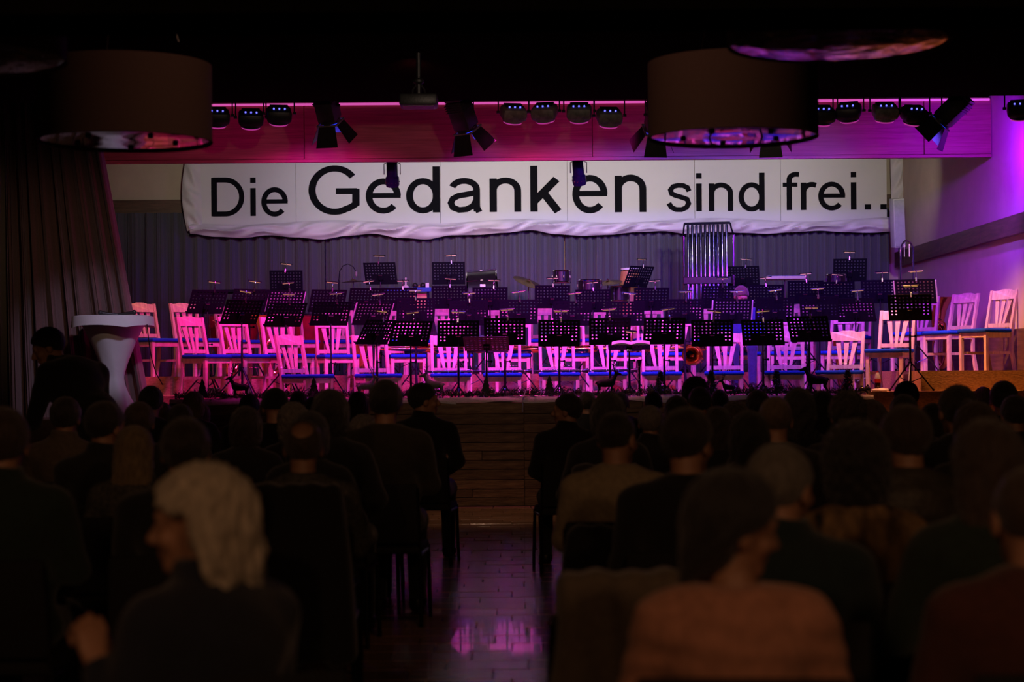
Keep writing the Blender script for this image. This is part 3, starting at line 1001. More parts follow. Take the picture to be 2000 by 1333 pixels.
# (px, py of the desk middle, distance, floor level, yaw, tilt)
ST = {
    'front row': [(736, 649, 20.4, STAGE, 46, 36), (802, 652, 20.45, STAGE, 22, 34), (895, 652, 20.5, STAGE, 4, 30), (986, 648, 20.6, STAGE, 0, 28),
                  (1092, 651, 20.6, STAGE, 0, 28), (1191, 648, 20.6, STAGE, -2, 28), (1297, 647, 20.6, STAGE, 2, 28), (1391, 651, 20.5, STAGE, -6, 30),
                  (1490, 650, 20.42, STAGE, -14, 32), (1580, 643, 20.42, STAGE, -24, 33)],
    'second row': [(472, 610, 20.95, L2, 36, 36), (558, 615, 21.15, L2, 32, 36), (646, 613, 21.6, STAGE, 24, 34), (728, 613, 22.2, L2, 28, 36), (812, 607, 22.3, L2, 8, 30),
                   (916, 612, 22.35, L2, 0, 28), (1013, 610, 22.4, L2, 2, 28), (1118, 613, 22.4, L2, 0, 28), (1221, 613, 22.4, L2, -2, 28), (1337, 609, 22.4, L2, 2, 28),
                   (1430, 609, 22.35, L2, 0, 28), (1513, 606, 22.3, L2, -4, 30), (1600, 603, 22.3, L2, -14, 32), (1671, 606, 22.2, L2, -22, 34), (1777, 601, 20.15, L2, -16, 34)],
    'third row': [(405, 590, 22.0, L2, 34, 34), (487, 588, 22.6, L3, 30, 34), (557, 590, 23.0, L3, 26, 34), (640, 588, 23.4, L2, 22, 34), (715, 585, 24.1, L3, 18, 33),
                  (780, 585, 24.2, L3, 4, 28), (878, 581, 24.3, L3, 0, 28), (957, 584, 24.3, L3, 2, 28), (1079, 580, 24.3, L3, 0, 28), (1158, 588, 24.3, L3, 0, 28),
                  (1272, 585, 24.3, L3, 2, 28), (1404, 581, 24.3, L3, 0, 28), (1496, 579, 24.3, L3, -6, 28), (1573, 571, 24.2, L3, -8, 29), (1634, 573, 24.0, L3, -12, 30),
                  (1719, 570, 23.0, L3, -16, 32), (1788, 570, 21.6, L3, -20, 33)],
    'percussion row': [(559, 551, 26.1, L3, 4, 20), (743, 534.5, 26.0, L3, -10, 26), (876, 534, 26.0, L3, 0, 22), (1247, 541, 25.9, L3, 40, 30),
                       (1451, 541, 25.9, L3, -12, 30), (1660, 528, 25.8, L3, -6, 20)],
}
st0, la0 = make_stand(), make_clip_lamp()
first = True
NOLAMP = set()
SHEET = {('second row', 3), ('third row', 2), ('second row', 10), ('third row', 16)}
for row, lst in ST.items():
    for i, (px, py, D, lev, yaw, tilt) in enumerate(lst):
        s = st0 if first else copy_tree(st0)
        pos = W(px, py, D)
        s.location = (pos.x, pos.y, lev)
        s.rotation_euler = (0, 0, R(yaw))
        h = pos.z - lev
        where = '%s in the %s' % (nth(i, len(lst)), row)
        tag(s, 'black perforated music stand, %s on stage' % where, 'music stand', 'music stands of the orchestra')
        for ch in s.children:
            if ch.name.startswith('upper_pole'):
                ch.location = (0, 0, 0.5)
                ch.scale = (1, 1, max(0.1, h - 0.5 - 0.12))
            if ch.name.startswith('desk'):
                ch.location = (0, 0, h)
                ch.rotation_euler = (R(tilt), 0, 0)
                if (row, i) in SHEET:
                    pp = copy_tree(ch)  # sheet music laid on the desk, its own thing
                    for g in list(pp.children):
                        bpy.data.objects.remove(g)
                    bpy.data.objects.remove(pp)
                    pm2 = MB().rbox((0, 0, 0), (0.50, 0.006, 0.30), 0.002, 1).build('sheet_music', M_PAPER)
                    pm2.matrix_world = Matrix.Translation(pos) @ Matrix.Rotation(R(yaw), 4, 'Z') @ Matrix.Rotation(R(tilt), 4, 'X') @ Matrix.Translation((0, 0.006, 0.0))
                    tag(pm2, 'pale sheet music on the music stand %s' % where, 'sheet music', 'sheet music on the stands')
        l = la0 if first else copy_tree(la0)
        first = False
        l.matrix_world = (Matrix.Translation(pos) @ Matrix.Rotation(R(yaw), 4, 'Z') @ Matrix.Rotation(R(tilt), 4, 'X')
                          @ Matrix.Translation((random.uniform(-0.01, 0.05), 0.0, DH / 2 + 0.012)) @ Matrix.Rotation(R(-tilt + random.uniform(-6, 6)), 4, 'X')
                          @ Matrix.Rotation(R(random.uniform(-8, 8)), 4, 'Y'))
        tag(l, 'clip-on lamp on the music stand %s' % where, 'lamp', 'clip-on lamps of the music stands')

# conductor's desks
dm2 = desk_mesh(0.50, 0.27, 10, 6, lambda i, j: i in (4, 5) and j < 3, True)
dm2.materials.append(M_GOLDSLOT)
for px, py, D, tilt, lab, nm in ((950, 672, 20.38, 56, 'brown slotted conductor desk at the middle of the stage edge', 'conductor_stand'),
                                 (1229, 679, 20.4, 82, 'flat black desk carrying an open score and lamp, right of the conductor desk', 'conductor_stand')):
    pos = W(px, py, D)
    s = copy_tree(st0)
    s.name = nm
    s.location = (pos.x, pos.y, STAGE)
    s.rotation_euler = (0, 0, R(-4))
    tag(s, lab, 'music stand')
    h = pos.z - STAGE
    for ch in s.children:
        if ch.name.startswith('upper_pole'):
            ch.location, ch.scale = (0, 0, 0.5), (1, 1, max(0.05, h - 0.5 - 0.05))
        if ch.name.startswith('desk'):
            ch.location = (0, 0, h)
            ch.rotation_euler = (R(tilt), 0, 0)
            if tilt == 56:
                ch.data = dm2
pos = W(1232, 675, 20.4)
o = MB()
for s_ in (-1, 1):
    vs = []
    for k in range(7):
        t = k / 6
        vs += [(s_ * 0.21 * t, -0.13, 0.012 + 0.018 * math.sin(PI * t)), (s_ * 0.21 * t, 0.13, 0.012 + 0.018 * math.sin(PI * t))]
    n = len(vs)
    vs2 = vs + [(x, yy, 0.0) for x, yy, _ in vs]
    fs = [(2 * k, 2 * k + 1, 2 * k + 3, 2 * k + 2) for k in range(6)] + [(2 * k + n, 2 * k + 2 + n, 2 * k + 3 + n, 2 * k + 1 + n) for k in range(6)]
    fs += [(2 * k, 2 * k + 2, 2 * k + 2 + n, 2 * k + n) for k in range(6)] + [(2 * k + 1, 2 * k + 1 + n, 2 * k + 3 + n, 2 * k + 3) for k in range(6)]
    fs += [(n - 2, n - 1, 2 * n - 1, 2 * n - 2)]
    o.add(vs2, fs)
sc_o = o.build('open_score', M_PAPER)
sc_o.location = pos + Vector((0, 0, 0.012))
sc_o.rotation_euler = (R(8), 0, R(-4))
tag(sc_o, 'open white score lying on the flat black desk', 'score')
l = copy_tree(la0)
l.location = pos + Vector((0.03, 0.15, 0.03))
l.scale = (1.1, 1.1, 1.5)
tag(l, 'small clip-on lamp above the open score', 'lamp')
# ------------------------------------------------------------------ wind instruments
def clarinet(name, loc, rz, label, vertical=False):
    c = thing(name, label, 'clarinet', loc, rz, 'clarinets of the front row')
    if vertical:
        c.rotation_euler = (0, R(-90), rz)
    MB().tube([(-0.24, 0, 0), (-0.06, 0, 0), (0.18, 0, 0), (0.22, 0, 0)], [0.011, 0.0125, 0.0135, 0.015], 10).build('body', M_EBONY, c)
    MB().tube([(0.22, 0, 0), (0.25, 0, 0), (0.28, 0, 0), (0.30, 0, 0)], [0.015, 0.019, 0.026, 0.035], 14).build('bell', M_EBONY, c)
    MB().tube([(-0.24, 0, 0), (-0.27, 0, 0), (-0.33, 0, 0.004)], [0.012, 0.013, 0.005], 8).build('mouthpiece', M_EBONY, c)
    k = MB()
    for x in (-0.24, -0.06, 0.08, 0.22):
        k.tube([(x - 0.004, 0, 0), (x + 0.004, 0, 0)], 0.0165, 12)
    k.tube([(-0.2, 0.004, 0.017), (0.19, 0.004, 0.019)], 0.003, 5)
    for i in range(14):
        x = -0.2 + i * 0.03
        k.lathe([(0.0075, 0), (0.009, 0.002), (0.009, 0.004), (0.004, 0.006)], 8, (x, random.uniform(-0.008, 0.008), 0.014))
    k.build('keys', M_SILVER, c)
    return c


def saxophone(loc, rot, label, s=1.0):
    c = thing('saxophone', label, 'saxophone', loc, 0, 'saxophones on the chairs')
    c.rotation_euler = rot
    c.scale = (s, s, s)
    pts, rs = [], []
    for t, r in ((0.0, 0.012), (0.12, 0.017), (0.26, 0.022), (0.40, 0.028), (0.50, 0.032)):
        pts.append((-0.25 + t, 0, 0.05))
        rs.append(r)
    for q in range(1, 8):
        a = PI * q / 7
        pts.append((0.25 + 0.062 * math.sin(a), 0.062 - 0.062 * math.cos(a), 0.05))
        rs.append(0.032 + 0.002 * q)
    for t, r in ((0.06, 0.048), (0.14, 0.053), (0.20, 0.062), (0.25, 0.08), (0.275, 0.10)):
        pts.append((0.25 - t, 0.124 + 0.1 * t, 0.055))
        rs.append(r * 0.72)
    MB().tube(pts, rs, 14, cap=False).build('body', M_BRASS, c)
    MB().tube([(-0.25, 0, 0.05), (-0.29, 0, 0.055), (-0.32, 0.02, 0.075), (-0.34, 0.06, 0.09)], [0.012, 0.011, 0.010, 0.008], 8).build('neck', M_BRASS, c)
    MB().tube([(-0.34, 0.06, 0.09), (-0.36, 0.12, 0.095)], [0.011, 0.006], 8).build('mouthpiece', M_EBONY, c)
    k = MB()
    k.tube([(-0.22, 0.0, 0.088), (0.24, 0.0, 0.093)], 0.004, 5)
    for i in range(12):
        x = -0.2 + i * 0.038
        k.lathe([(0.014, 0), (0.016, 0.004), (0.012, 0.009)], 10, (x, random.uniform(-0.006, 0.03), 0.075 + 0.01 * i / 12))
    k.build('keys', M_BRASS, c)
    return c


def tuba(loc, rot, label, s=1.0, name='tuba'):
    c = thing(name, label, name, loc, 0)
    c.rotation_euler = rot
    c.scale = (s, s, s)
    MB().tube([(0.0, 0, 0.28), (0.0, 0, 0.45), (0, 0, 0.6), (0, 0, 0.72), (0, 0, 0.80), (0, 0, 0.85), (0, 0, 0.875)],
              [0.045, 0.06, 0.08, 0.105, 0.14, 0.175, 0.205], 24, cap=False).build('bell', M_BRASS, c)
    MB().tube([(0.205 * math.cos(2 * PI * i / 28), 0.205 * math.sin(2 * PI * i / 28), 0.875) for i in range(28)], 0.006, 6, closed=True).build('bell_rim', M_BRASS, c)
    pts, rs = [], []
    for i in range(34):
        a = PI * 0.5 + 2 * PI * 1.35 * i / 33
        pts.append((0.12 + 0.13 * math.cos(a), -0.02 - 0.03 * i / 33, 0.30 + (0.24 if math.sin(a) > 0 else 0.26) * math.sin(a)))
        rs.append(0.045 - 0.026 * i / 33)
    MB().tube([(0, 0, 0.3), (0, 0, 0.16), (0.03, -0.005, 0.07), (0.10, -0.01, 0.04)] + [], [0.048, 0.047, 0.046, 0.045], 12).build('bow', M_BRASS, c)
    MB().tube(pts, rs, 10).build('coil', M_BRASS, c)
    v = MB()
    for i in range(4):
        v.tube([(0.07 + i * 0.045, -0.07, 0.22), (0.07 + i * 0.045, -0.07, 0.42)], 0.018, 10)
        v.lathe([(0.012, 0), (0.012, 0.006), (0.004, 0.008)], 8, (0.07 + i * 0.045, -0.07, 0.44))
    v.build('valves', M_SILVER, c)
    MB().tube([(0.24, -0.05, 0.5), (0.28, -0.08, 0.56), (0.27, -0.12, 0.6), (0.22, -0.15, 0.61)], [0.01, 0.009, 0.008, 0.012], 8).build('leadpipe', M_BRASS, c)
    return c


fr = CH['front row']
for i in (2, 3, 4, 5):
    px, D, lev, yaw = fr[i]
    clarinet('clarinet', ((px - 1000 + 6) * D / FPX, D - 0.11, lev + 0.492), R(random.uniform(-4, 6)),
             'black clarinet lying on the front row chair %s' % nth(i, len(fr)))
p = W(1249, 735, 20.45)
clarinet('clarinet', (p.x, p.y, STAGE + 0.31), 0.3, 'black clarinet standing upright beside the flat score desk', True)
sr = CH['second row']
for i, s in ((4, 1.25), (5, 1.15), (7, 1.0), (8, 1.1), (9, 1.0), (6, 1.0)):
    px, D, lev, yaw = sr[i]
    saxophone(((px - 1000) * D / FPX, D - 0.02, lev + 0.478), (0, 0, R(random.uniform(-8, 8))),
              'golden saxophone lying on the second row chair %s' % nth(i, len(sr)), s)
p = W(1345, 694, 22.6)
tuba(p + Vector((0.0, 0.44, 0.0)), (R(90), 0, R(4)), 'brass euphonium with its bell turned to the hall, beside the seated musician', 0.62, 'euphonium')
for px, D, lev, rz, lab, s in ((441, 23.2, L3, 60, 'brass tuba standing between the two leftmost second row chairs', 0.8),
                               (517, 22.45, L3, 30, 'tall brass tuba behind the wooden chairs, left of the red kettledrum', 0.84),
                               (706, 23.6, L2, 20, 'brass tuba behind the music stands with white sheets, left of the blue tray', 0.8),
                               (1640, 23.3, L2, -50, 'brass tuba behind the right end of the second row', 0.8),
                               (1832, 23.2, L3, -70, 'tall brass tuba near the purple wall at the right', 1.05)):
    tuba(((px - 1000) * D / FPX, D, lev), (0, 0, R(rz)), lab, s)


# ------------------------------------------------------------------ percussion
def tripod_stand(parent, h, m=M_CHROME, r=0.010, spread=0.22):
    MB().tube([(0, 0, 0.06), (0, 0, h)], r, 8).build('pole', m, parent)
    for k in range(3):
        a = 2 * PI * k / 3 + 0.3
        MB().tube([(0, 0, 0.28), (spread * math.cos(a), spread * math.sin(a), 0.012)], r * 0.7, 6).build('leg', m, parent)


def cymbal(px, py, D, rx, ry, label, rad=0.22):
    p = W(px, py, D)
    c = thing('cymbal', label, 'cymbal', (p.x, p.y, L3))
    h = p.z - L3
    tripod_stand(c, h)
    M = Matrix.Translation((0, 0, h)) @ Euler((R(rx), R(ry), 0)).to_matrix().to_4x4()
    prof = [(rad, -0.012), (rad * 0.7, -0.002), (rad * 0.3, 0.006), (rad * 0.22, 0.014), (rad * 0.1, 0.026), (0.006, 0.028),
            (0.006, 0.026), (rad * 0.1, 0.023), (rad * 0.22, 0.011), (rad * 0.3, 0.003), (rad * 0.7, -0.005), (rad, -0.014)]
    o = MB().lathe(prof, 36, cap=False).build('disc', M_CYMBAL, c)
    o.matrix_local = M
    o = MB().lathe([(0.008, 0.0), (0.014, 0.005), (0.014, 0.02), (0.006, 0.03)], 10, (0, 0, 0.02)).build('wing_nut', M_CHROME, c)
    o.matrix_local = M


cymbal(1032, 551, 26.0, 16, 22, 'dark tilted cymbal between the bass drum and the curtain slit', 0.225)
cymbal(1187, 551, 26.0, 12, -6, 'golden brown cymbal left of the small yawed music stand', 0.21)
cymbal(690, 549, 26.3, 1, -3, 'bronze cymbal seen edge-on beside the bent microphone', 0.17)


def drum(px, py, D, r, h, label, name='snare_drum', axis=None, shell=M_EBONY, stand=True, zb=None):
    p = W(px, py, D)
    c = thing(name, label, 'drum', (p.x, p.y, L3))
    z = p.z - L3
    M = axis if axis is not None else Matrix.Identity(4)
    T = Matrix.Translation((0, 0, z)) @ M
    parts = [('shell', MB().lathe([(r, 0), (r, h)], 32), shell),
             ('batter_head', MB().lathe([(r * 0.99, h), (r * 0.99, h + 0.004), (r * 0.3, h + 0.005)], 32), M_DRUMHEAD),
             ('resonant_head', MB().lathe([(r * 0.99, -0.004), (r * 0.99, 0.0)], 32), M_DRUMHEAD)]
    for zz in (0.0, h):
        parts.append(('hoop', MB().tube([((r + 0.006) * math.cos(2 * PI * i / 32), (r + 0.006) * math.sin(2 * PI * i / 32), zz) for i in range(32)], 0.011, 6, closed=True), M_CHROME))
    lg = MB()
    for i in range(8):
        a = 2 * PI * i / 8 + 0.2
        x, y = (r + 0.014) * math.cos(a), (r + 0.014) * math.sin(a)
        lg.tube([(x, y, 0.0), (x, y, h)], 0.004, 5)
        lg.rbox((x, y, h / 2), (0.02, 0.02, 0.04), 0.003, 1)
    parts.append(('lugs', lg, M_CHROME))
    for nm, b, m in parts:
        o = b.build(nm, m, c)
        o.matrix_local = T
    if stand and z > 0.2:
        tripod_stand(c, z)
    return c, T


AX = Matrix.Rotation(R(90), 4, 'Y')
bd, T = drum(915, 579, 26.3, 0.345, 0.42, 'large black bass drum with chrome hoops behind the music stands', 'bass_drum', Matrix.Rotation(R(86), 4, 'Y'), stand=False)
for sx in (0.06, 0.36):
    for sy in (-1, 1):
        MB().tube([(sx, sy * 0.22, 0.55), (sx, sy * 0.34, 0.012)], 0.012, 8).build('leg', M_CHROME, bd)
MB().rbox((0.21, -0.355, 1.25), (0.08, 0.006, 0.04), 0.002, 1).build('badge', M_SILVER, bd)
drum(1097, 552, 26.0, 0.12, 0.16, 'small drum with pale head beside the curtain slit')
drum(1152, 568, 25.6, 0.16, 0.14, 'snare drum with pale head below the golden cymbal')
drum(1633, 556, 25.4, 0.13, 0.13, 'small drum with chrome hoops before the right backdrop curtain')
drum(1210, 588, 26.2, 0.14, 0.2, 'tom drum between two third row music stands below the golden cymbal')

# conga
p = W(1230, 524, 26.35)
c = thing('conga_drum', 'light wooden conga behind the small yawed music stand', 'drum', (p.x, p.y, L3))
h = p.z - L3
MB().lathe([(0.10, 0.25), (0.13, 0.5), (0.155, h * 0.6 + 0.1), (0.15, h - 0.2), (0.125, h - 0.03)], 24).build('shell', M_WOODDRUM, c)
MB().lathe([(0.128, h - 0.03), (0.128, h), (0.06, h + 0.002)], 24).build('head', M_DRUMHEAD, c)
MB().tube([(0.13 * math.cos(2 * PI * i / 24), 0.13 * math.sin(2 * PI * i / 24), h - 0.035) for i in range(24)], 0.008, 6, closed=True).build('hoop', M_CHROME, c)
for k in range(3):
    a = 2 * PI * k / 3
    MB().tube([(0.1 * math.cos(a), 0.1 * math.sin(a), 0.3), (0.2 * math.cos(a), 0.2 * math.sin(a), 0.012)], 0.01, 6).build('leg', M_CHROME, c)

# kettledrums
for px, D, lab in ((455, 25.35, 'red kettledrum behind the leftmost music stands'), (603, 25.6, 'red kettledrum right of the tall brass tuba')):
    c = thing('kettledrum', lab, 'drum', ((px - 1000) * D / FPX, D, L3 if px < 560 else L3), 0, 'kettledrums')
    r = 0.37
    MB().lathe([(0.07, 0.22), (0.2, 0.27), (0.31, 0.42), (0.36, 0.60), (r, 0.82)], 36).build('kettle', M_TIMP, c)
    MB().lathe([(r + 0.005, 0.82), (r + 0.005, 0.845), (r * 0.4, 0.848)], 36).build('head', M_DRUMHEAD, c)
    MB().tube([((r + 0.012) * math.cos(2 * PI * i / 36), (r + 0.012) * math.sin(2 * PI * i / 36), 0.835) for i in range(36)], 0.014, 6, closed=True).build('hoop', M_CHROME, c)
    for k in range(4):
        a = PI / 4 + k * PI / 2
        MB().tube([((r + 0.02) * math.cos(a), (r + 0.02) * math.sin(a), 0.83), (0.33 * math.cos(a), 0.33 * math.sin(a), 0.02)], 0.011, 6).build('strut', M_CHROME, c)

# flat dark percussion table on the left, blue tray in the middle, pale tray on the right
p = W(452, 570, 26.55)
c = thing('percussion_table', 'flat black percussion table behind the leftmost music stands', 'table', (p.x, p.y, L3))
h = p.z - L3
MB().rbox((0, 0, h), (1.05, 0.5, 0.04), 0.006, 1).build('table_top', M_BLACK, c)
for sx in (-1, 1):
    for sy in (-1, 1):
        MB().tube([(sx * 0.45, sy * 0.2, 0), (sx * 0.45, sy * 0.2, h)], 0.015, 8).build('leg', M_BLACK, c)
p = W(795, 566, 26.2)
c = thing('percussion_tray', 'blue cloth covered percussion tray below the tall music stands', 'table', (p.x, p.y, L3))
h = p.z - L3
MB().rbox((0, 0, h), (0.68, 0.36, 0.035), 0.006, 1).build('tray_top', M_BLUECLOTH, c)
MB().rbox((0.02, -0.185, h - 0.01), (0.66, 0.012, 0.06), 0.004, 1).build('cloth_edge', M_BLUECLOTH, c)
MB().rbox((0.17, 0.02, h - 0.16), (0.24, 0.22, 0.22), 0.006, 1).build('case', M_WOODDRUM, c)
for sx in (-1, 1):
    for sy in (-1, 1):
        MB().tube([(sx * 0.3, sy * 0.14, 0), (sx * 0.3, sy * 0.14, h)], 0.012, 8).build('leg', M_POLE, c)
zt = p.z + 0.018
o = MB().lathe([(0.05, 0), (0.052, 0.02), (0.03, 0.035), (0.014, 0.045), (0.011, 0.12), (0.014, 0.14), (0.008, 0.15)], 16).build('hand_bell', M_PINKBOX)
o.location = (W(793, 560, 26.2).x, 26.15, zt)
tag(o, 'pale hand bell with upright handle on the blue tray', 'hand bell')
for k, px in enumerate((811, 826)):
    mc = thing('maraca', 'dark round maraca on the blue tray, %s of two' % ('left' if k == 0 else 'right'), 'maraca', (W(px, 560, 26.2).x, 26.2, zt + 0.04), R(20 + 40 * k))
    MB().ball((0, 0, 0), 0.042, 16, 10).build('head', M_EBONY, mc)
    MB().tube([(0, 0.03, -0.004), (0, 0.14, -0.028)], [0.009, 0.011], 8).build('handle', M_WOODDRUM, mc)
o = MB().rbox((0, 0, 0.035), (0.05, 0.02, 0.075), 0.003, 1).build('small_box', M_PAPER)
o.location = (W(835, 560, 26.2).x, 26.15, zt)
tag(o, 'small white box at the right end of the blue tray', 'box')
p = W(1533, 543.5, 26.2)
c = thing('percussion_tray', 'flat pale tray on a chrome pole before the right backdrop curtain', 'table', (p.x, p.y, L3))
h = p.z - L3
MB().rbox((0, 0, h), (0.56, 0.32, 0.045), 0.006, 1).build('tray_top', M_PINKBOX, c)
MB().rbox((0, 0, h + 0.024), (0.52, 0.28, 0.006), 0.002, 1).build('tray_mat', M_SEAT, c)
tripod_stand(c, h - 0.02, M_CHROME, 0.013, 0.26)

# tubular bells
p = W(1382, 437, 25.9)
c = thing('tubular_bells', 'tall rack of hanging chrome tubular bells before the backdrop curtain', 'tubular bells', (p.x, p.y, L3), R(-12))
top = p.z - L3
MB().rbox((0, -0.06, top), (0.64, 0.035, 0.035), 0.006, 1).build('front_rail', M_BLACK, c)
MB().rbox((-0.02, 0.10, top - 0.16), (0.64, 0.03, 0.03), 0.006, 1).build('rear_rail', M_BLACK, c)
for s in (-1, 1):
    MB().tube([(s * 0.32, -0.06, top), (s * 0.335, -0.02, top - 0.08), (s * 0.35, 0.06, top - 0.14), (s * 0.35, 0.1, top - 0.16)], 0.012, 8).build('bracket', M_BLACK, c)
    MB().tube([(s * 0.35, 0.10, 0.05), (s * 0.35, 0.10, top - 0.15)], 0.018, 8).build('post', M_CHROME, c)
    MB().rbox((s * 0.35, 0.05, 0.025), (0.06, 0.5, 0.05), 0.008, 1).build('foot', M_BLACK, c)
for i in range(10):
    x = -0.27 + 0.54 * i / 9
    ln = 1.30 - 0.034 * i
    o = MB().lathe([(0.0165, -ln), (0.019, -ln + 0.002), (0.019, -0.01), (0.014, 0.0)], 12, (x, -0.06, top - 0.02)).build('bell_tube', M_BELL, c)
for i in range(8):
    x = -0.25 + 0.50 * i / 7
    ln = 1.22 - 0.04 * i
    o = MB().lathe([(0.0165, -ln), (0.019, -ln + 0.002), (0.019, -0.01), (0.014, 0.0)], 12, (x, 0.10, top - 0.17)).build('bell_tube', M_BELL, c)
MB().rbox((0.0, 0.02, top - 0.80), (0.68, 0.22, 0.10), 0.008, 1).build('damper_box', M_POLE, c)

# chrome arch with strikers, bent microphone
p = W(1772, 560, 25.0)
c = thing('chrome_arch', 'tall chrome arch with two small hanging rods in front of the wooden rail', 'stand', (p.x, p.y, L3))
hh = W(1772, 470, 25.0).z - L3
r = 0.085
pts = [(-r, 0, 0)] + [(-r, 0, hh - 0.16 - r)] + [(r * math.cos(PI - PI * i / 12), 0, hh - 0.16 + 0.16 * math.sin(PI * i / 12)) for i in range(13)] + [(r, 0, 0)]
MB().tube(pts, 0.013, 10).build('arch', M_CHROME, c)
MB().rbox((0, 0, 0.015), (0.34, 0.3, 0.03), 0.006, 1).build('base', M_BLACK, c)
for x in (-0.035, 0.03):
    MB().tube([(x, 0, hh - 0.05), (x, 0, hh - 0.22)], 0.006, 6).build('rod', M_SILVER, c)
p = W(662, 575, 26.0)
c = thing('microphone_stand', 'black microphone stand with bent neck before the left backdrop curtain', 'microphone', (p.x, p.y, L3))
z0 = p.z - L3
tripod_stand(c, z0 + 0.2, M_BLACK, 0.009)
MB().tube([(0, 0, z0 + 0.2), (0.01, 0, z0 + 0.32), (0.06, 0, z0 + 0.40), (0.13, 0, z0 + 0.425), (0.20, 0, z0 + 0.39), (0.24, 0, z0 + 0.32)], 0.006, 8).build('gooseneck', M_BLACK, c)
MB().lathe([(0.008, 0), (0.016, 0.02), (0.016, 0.06), (0.006, 0.075)], 12, (0.245, 0, z0 + 0.25)).build('capsule', M_FIXGREY, c)

# ------------------------------------------------------------------ bistro table with stretch cover and microphones
p = W(221, 618, 20.25)
c = thing('bistro_table', 'white bistro table in a stretch cover at the left end of the stage', 'table', (p.x, p.y, STAGE))
h = p.z - STAGE
b = MB()
vs, fs = [], []
nr, na = 26, 48
for i in range(nr + 1):
    t = i / nr
    z = 0.02 + t * (h - 0.05)
    waist = 0.40
    if t > waist:
        u = (t - waist) / (1 - waist)
        rad = 0.115 + (0.375 - 0.115) * u ** 1.35
        lob = 0.0
    else:
        u = (waist - t) / waist
        rad = 0.115 + 0.09 * u ** 1.4
        lob = 0.13 * u ** 1.6
    for j in range(na):
        a = 2 * PI * j / na
        rr_ = rad + lob * abs(math.cos(2 * (a - 0.5))) ** 1.5 + 0.006 * math.sin(7 * a + 9 * t) * (1 - t)
        vs.append((rr_ * math.cos(a), rr_ * math.sin(a), z))
for i in range(nr):
    for j in range(na):
        fs.append((i * na + j, i * na + (j + 1) % na, (i + 1) * na + (j + 1) % na, (i + 1) * na + j))
b.add(vs, fs)
b.build('stretch_cover', M_STRETCH, c, 60)
vs, fs = [], []
prof = [(0.0, h + 0.004), (0.40, h + 0.003), (0.425, h - 0.005), (0.43, h - 0.05), (0.435, h - 0.105)]
for i, (r, z) in enumerate(prof):
    for j in range(na):
        a = 2 * PI * j / na
        q = max(abs(math.cos(a + 0.3)), abs(math.sin(a + 0.3)))
        e = 1 + (0.07 * (1 / q - 1) / 0.414 if i > 1 else 0)
        d = -0.03 * (1 / q - 1) / 0.414 * (1 if i == 4 else 0)
        vs.append((max(r, 1e-3) * e * math.cos(a), max(r, 1e-3) * e * math.sin(a), z + d))
for i in range(4):
    for j in range(na):
        fs.append((i * na + j, i * na + (j + 1) % na, (i + 1) * na + (j + 1) % na, (i + 1) * na + j))
MB().add(vs, fs).build('table_cloth', M_STRETCH, c, 50)
MB().lathe([(0.39, h - 0.03), (0.39, h - 0.005)], 32).build('table_top', M_BEECH, c)
for k, (px, rz, lab) in enumerate(((262, 200, 'black handheld microphone at the right of the bistro table top'), (196, 20, 'black handheld microphone at the left of the bistro table top'))):
    q = W(px, 612, 20.1)
    m_ = thing('microphone', lab, 'microphone', (q.x, q.y, p.z + 0.035), R(rz))
    MB().ball((0.0, 0, 0), 0.028, 14, 10).build('grille_ball', M_FIXTURE, m_)
    MB().tube([(0.02, 0, -0.004), (0.09, 0, -0.012), (0.18, 0, -0.018)], [0.020, 0.015, 0.012], 10).build('handle', M_EBONY, m_)
pts = [W(287, 634, 19.75), W(291, 670, 19.74), W(296, 700, 19.76), W(305, 730, 19.8), W(318, 752, 20.0)]
tag(MB().tube(pts, 0.006, 6).build('cable', M_CABLE), 'thin black cable hanging from the bistro table', 'cable')

# small things on the floor of the stage
p = W(1714, 755, 20.25)
c = thing('cola_bottle', 'dark drink bottle standing at the right end of the stage edge', 'bottle', (p.x, p.y, L2))
MB().lathe([(0.030, 0), (0.034, 0.01), (0.034, 0.10)], 18).build('drink', M_COLA, c)
MB().lathe([(0.0355, 0.095), (0.0355, 0.135)], 18).build('label_band', M_LABELRED, c)
MB().lathe([(0.033, 0.135), (0.033, 0.15), (0.02, 0.19), (0.013, 0.21)], 18).build('bottle_neck', M_GREYBOX, c)
MB().lathe([(0.014, 0.208), (0.014, 0.225)], 12).build('cap', M_LABELRED, c)
p = W(420, 741, 22.2)
o = MB().rbox((0, 0, 0.04), (0.24, 0.16, 0.08), 0.012, 2).rbox((0.0, -0.082, 0.04), (0.16, 0.01, 0.04), 0.003, 1).build('stage_box', M_GREYBOX)
o.location = (p.x, 22.05, L2)
tag(o, 'pale grey electrical box under the leftmost second row chairs', 'box')
vs_b = MB()
rr = random.Random(5)
for k in range(7):
    vs_b.ball((rr.uniform(-0.06, 0.06), rr.uniform(-0.04, 0.04), rr.uniform(0.01, 0.02)), rr.uniform(0.025, 0.04), 10, 7, 1.4, 1, 0.5)
o = vs_b.build('white_cloth', M_CLOTH, smooth=80)
o.location = (W(1716, 755, 20.1).x + 0.02, 20.08, L2)
tag(o, 'crumpled white cloth next to the drink bottle', 'cloth')

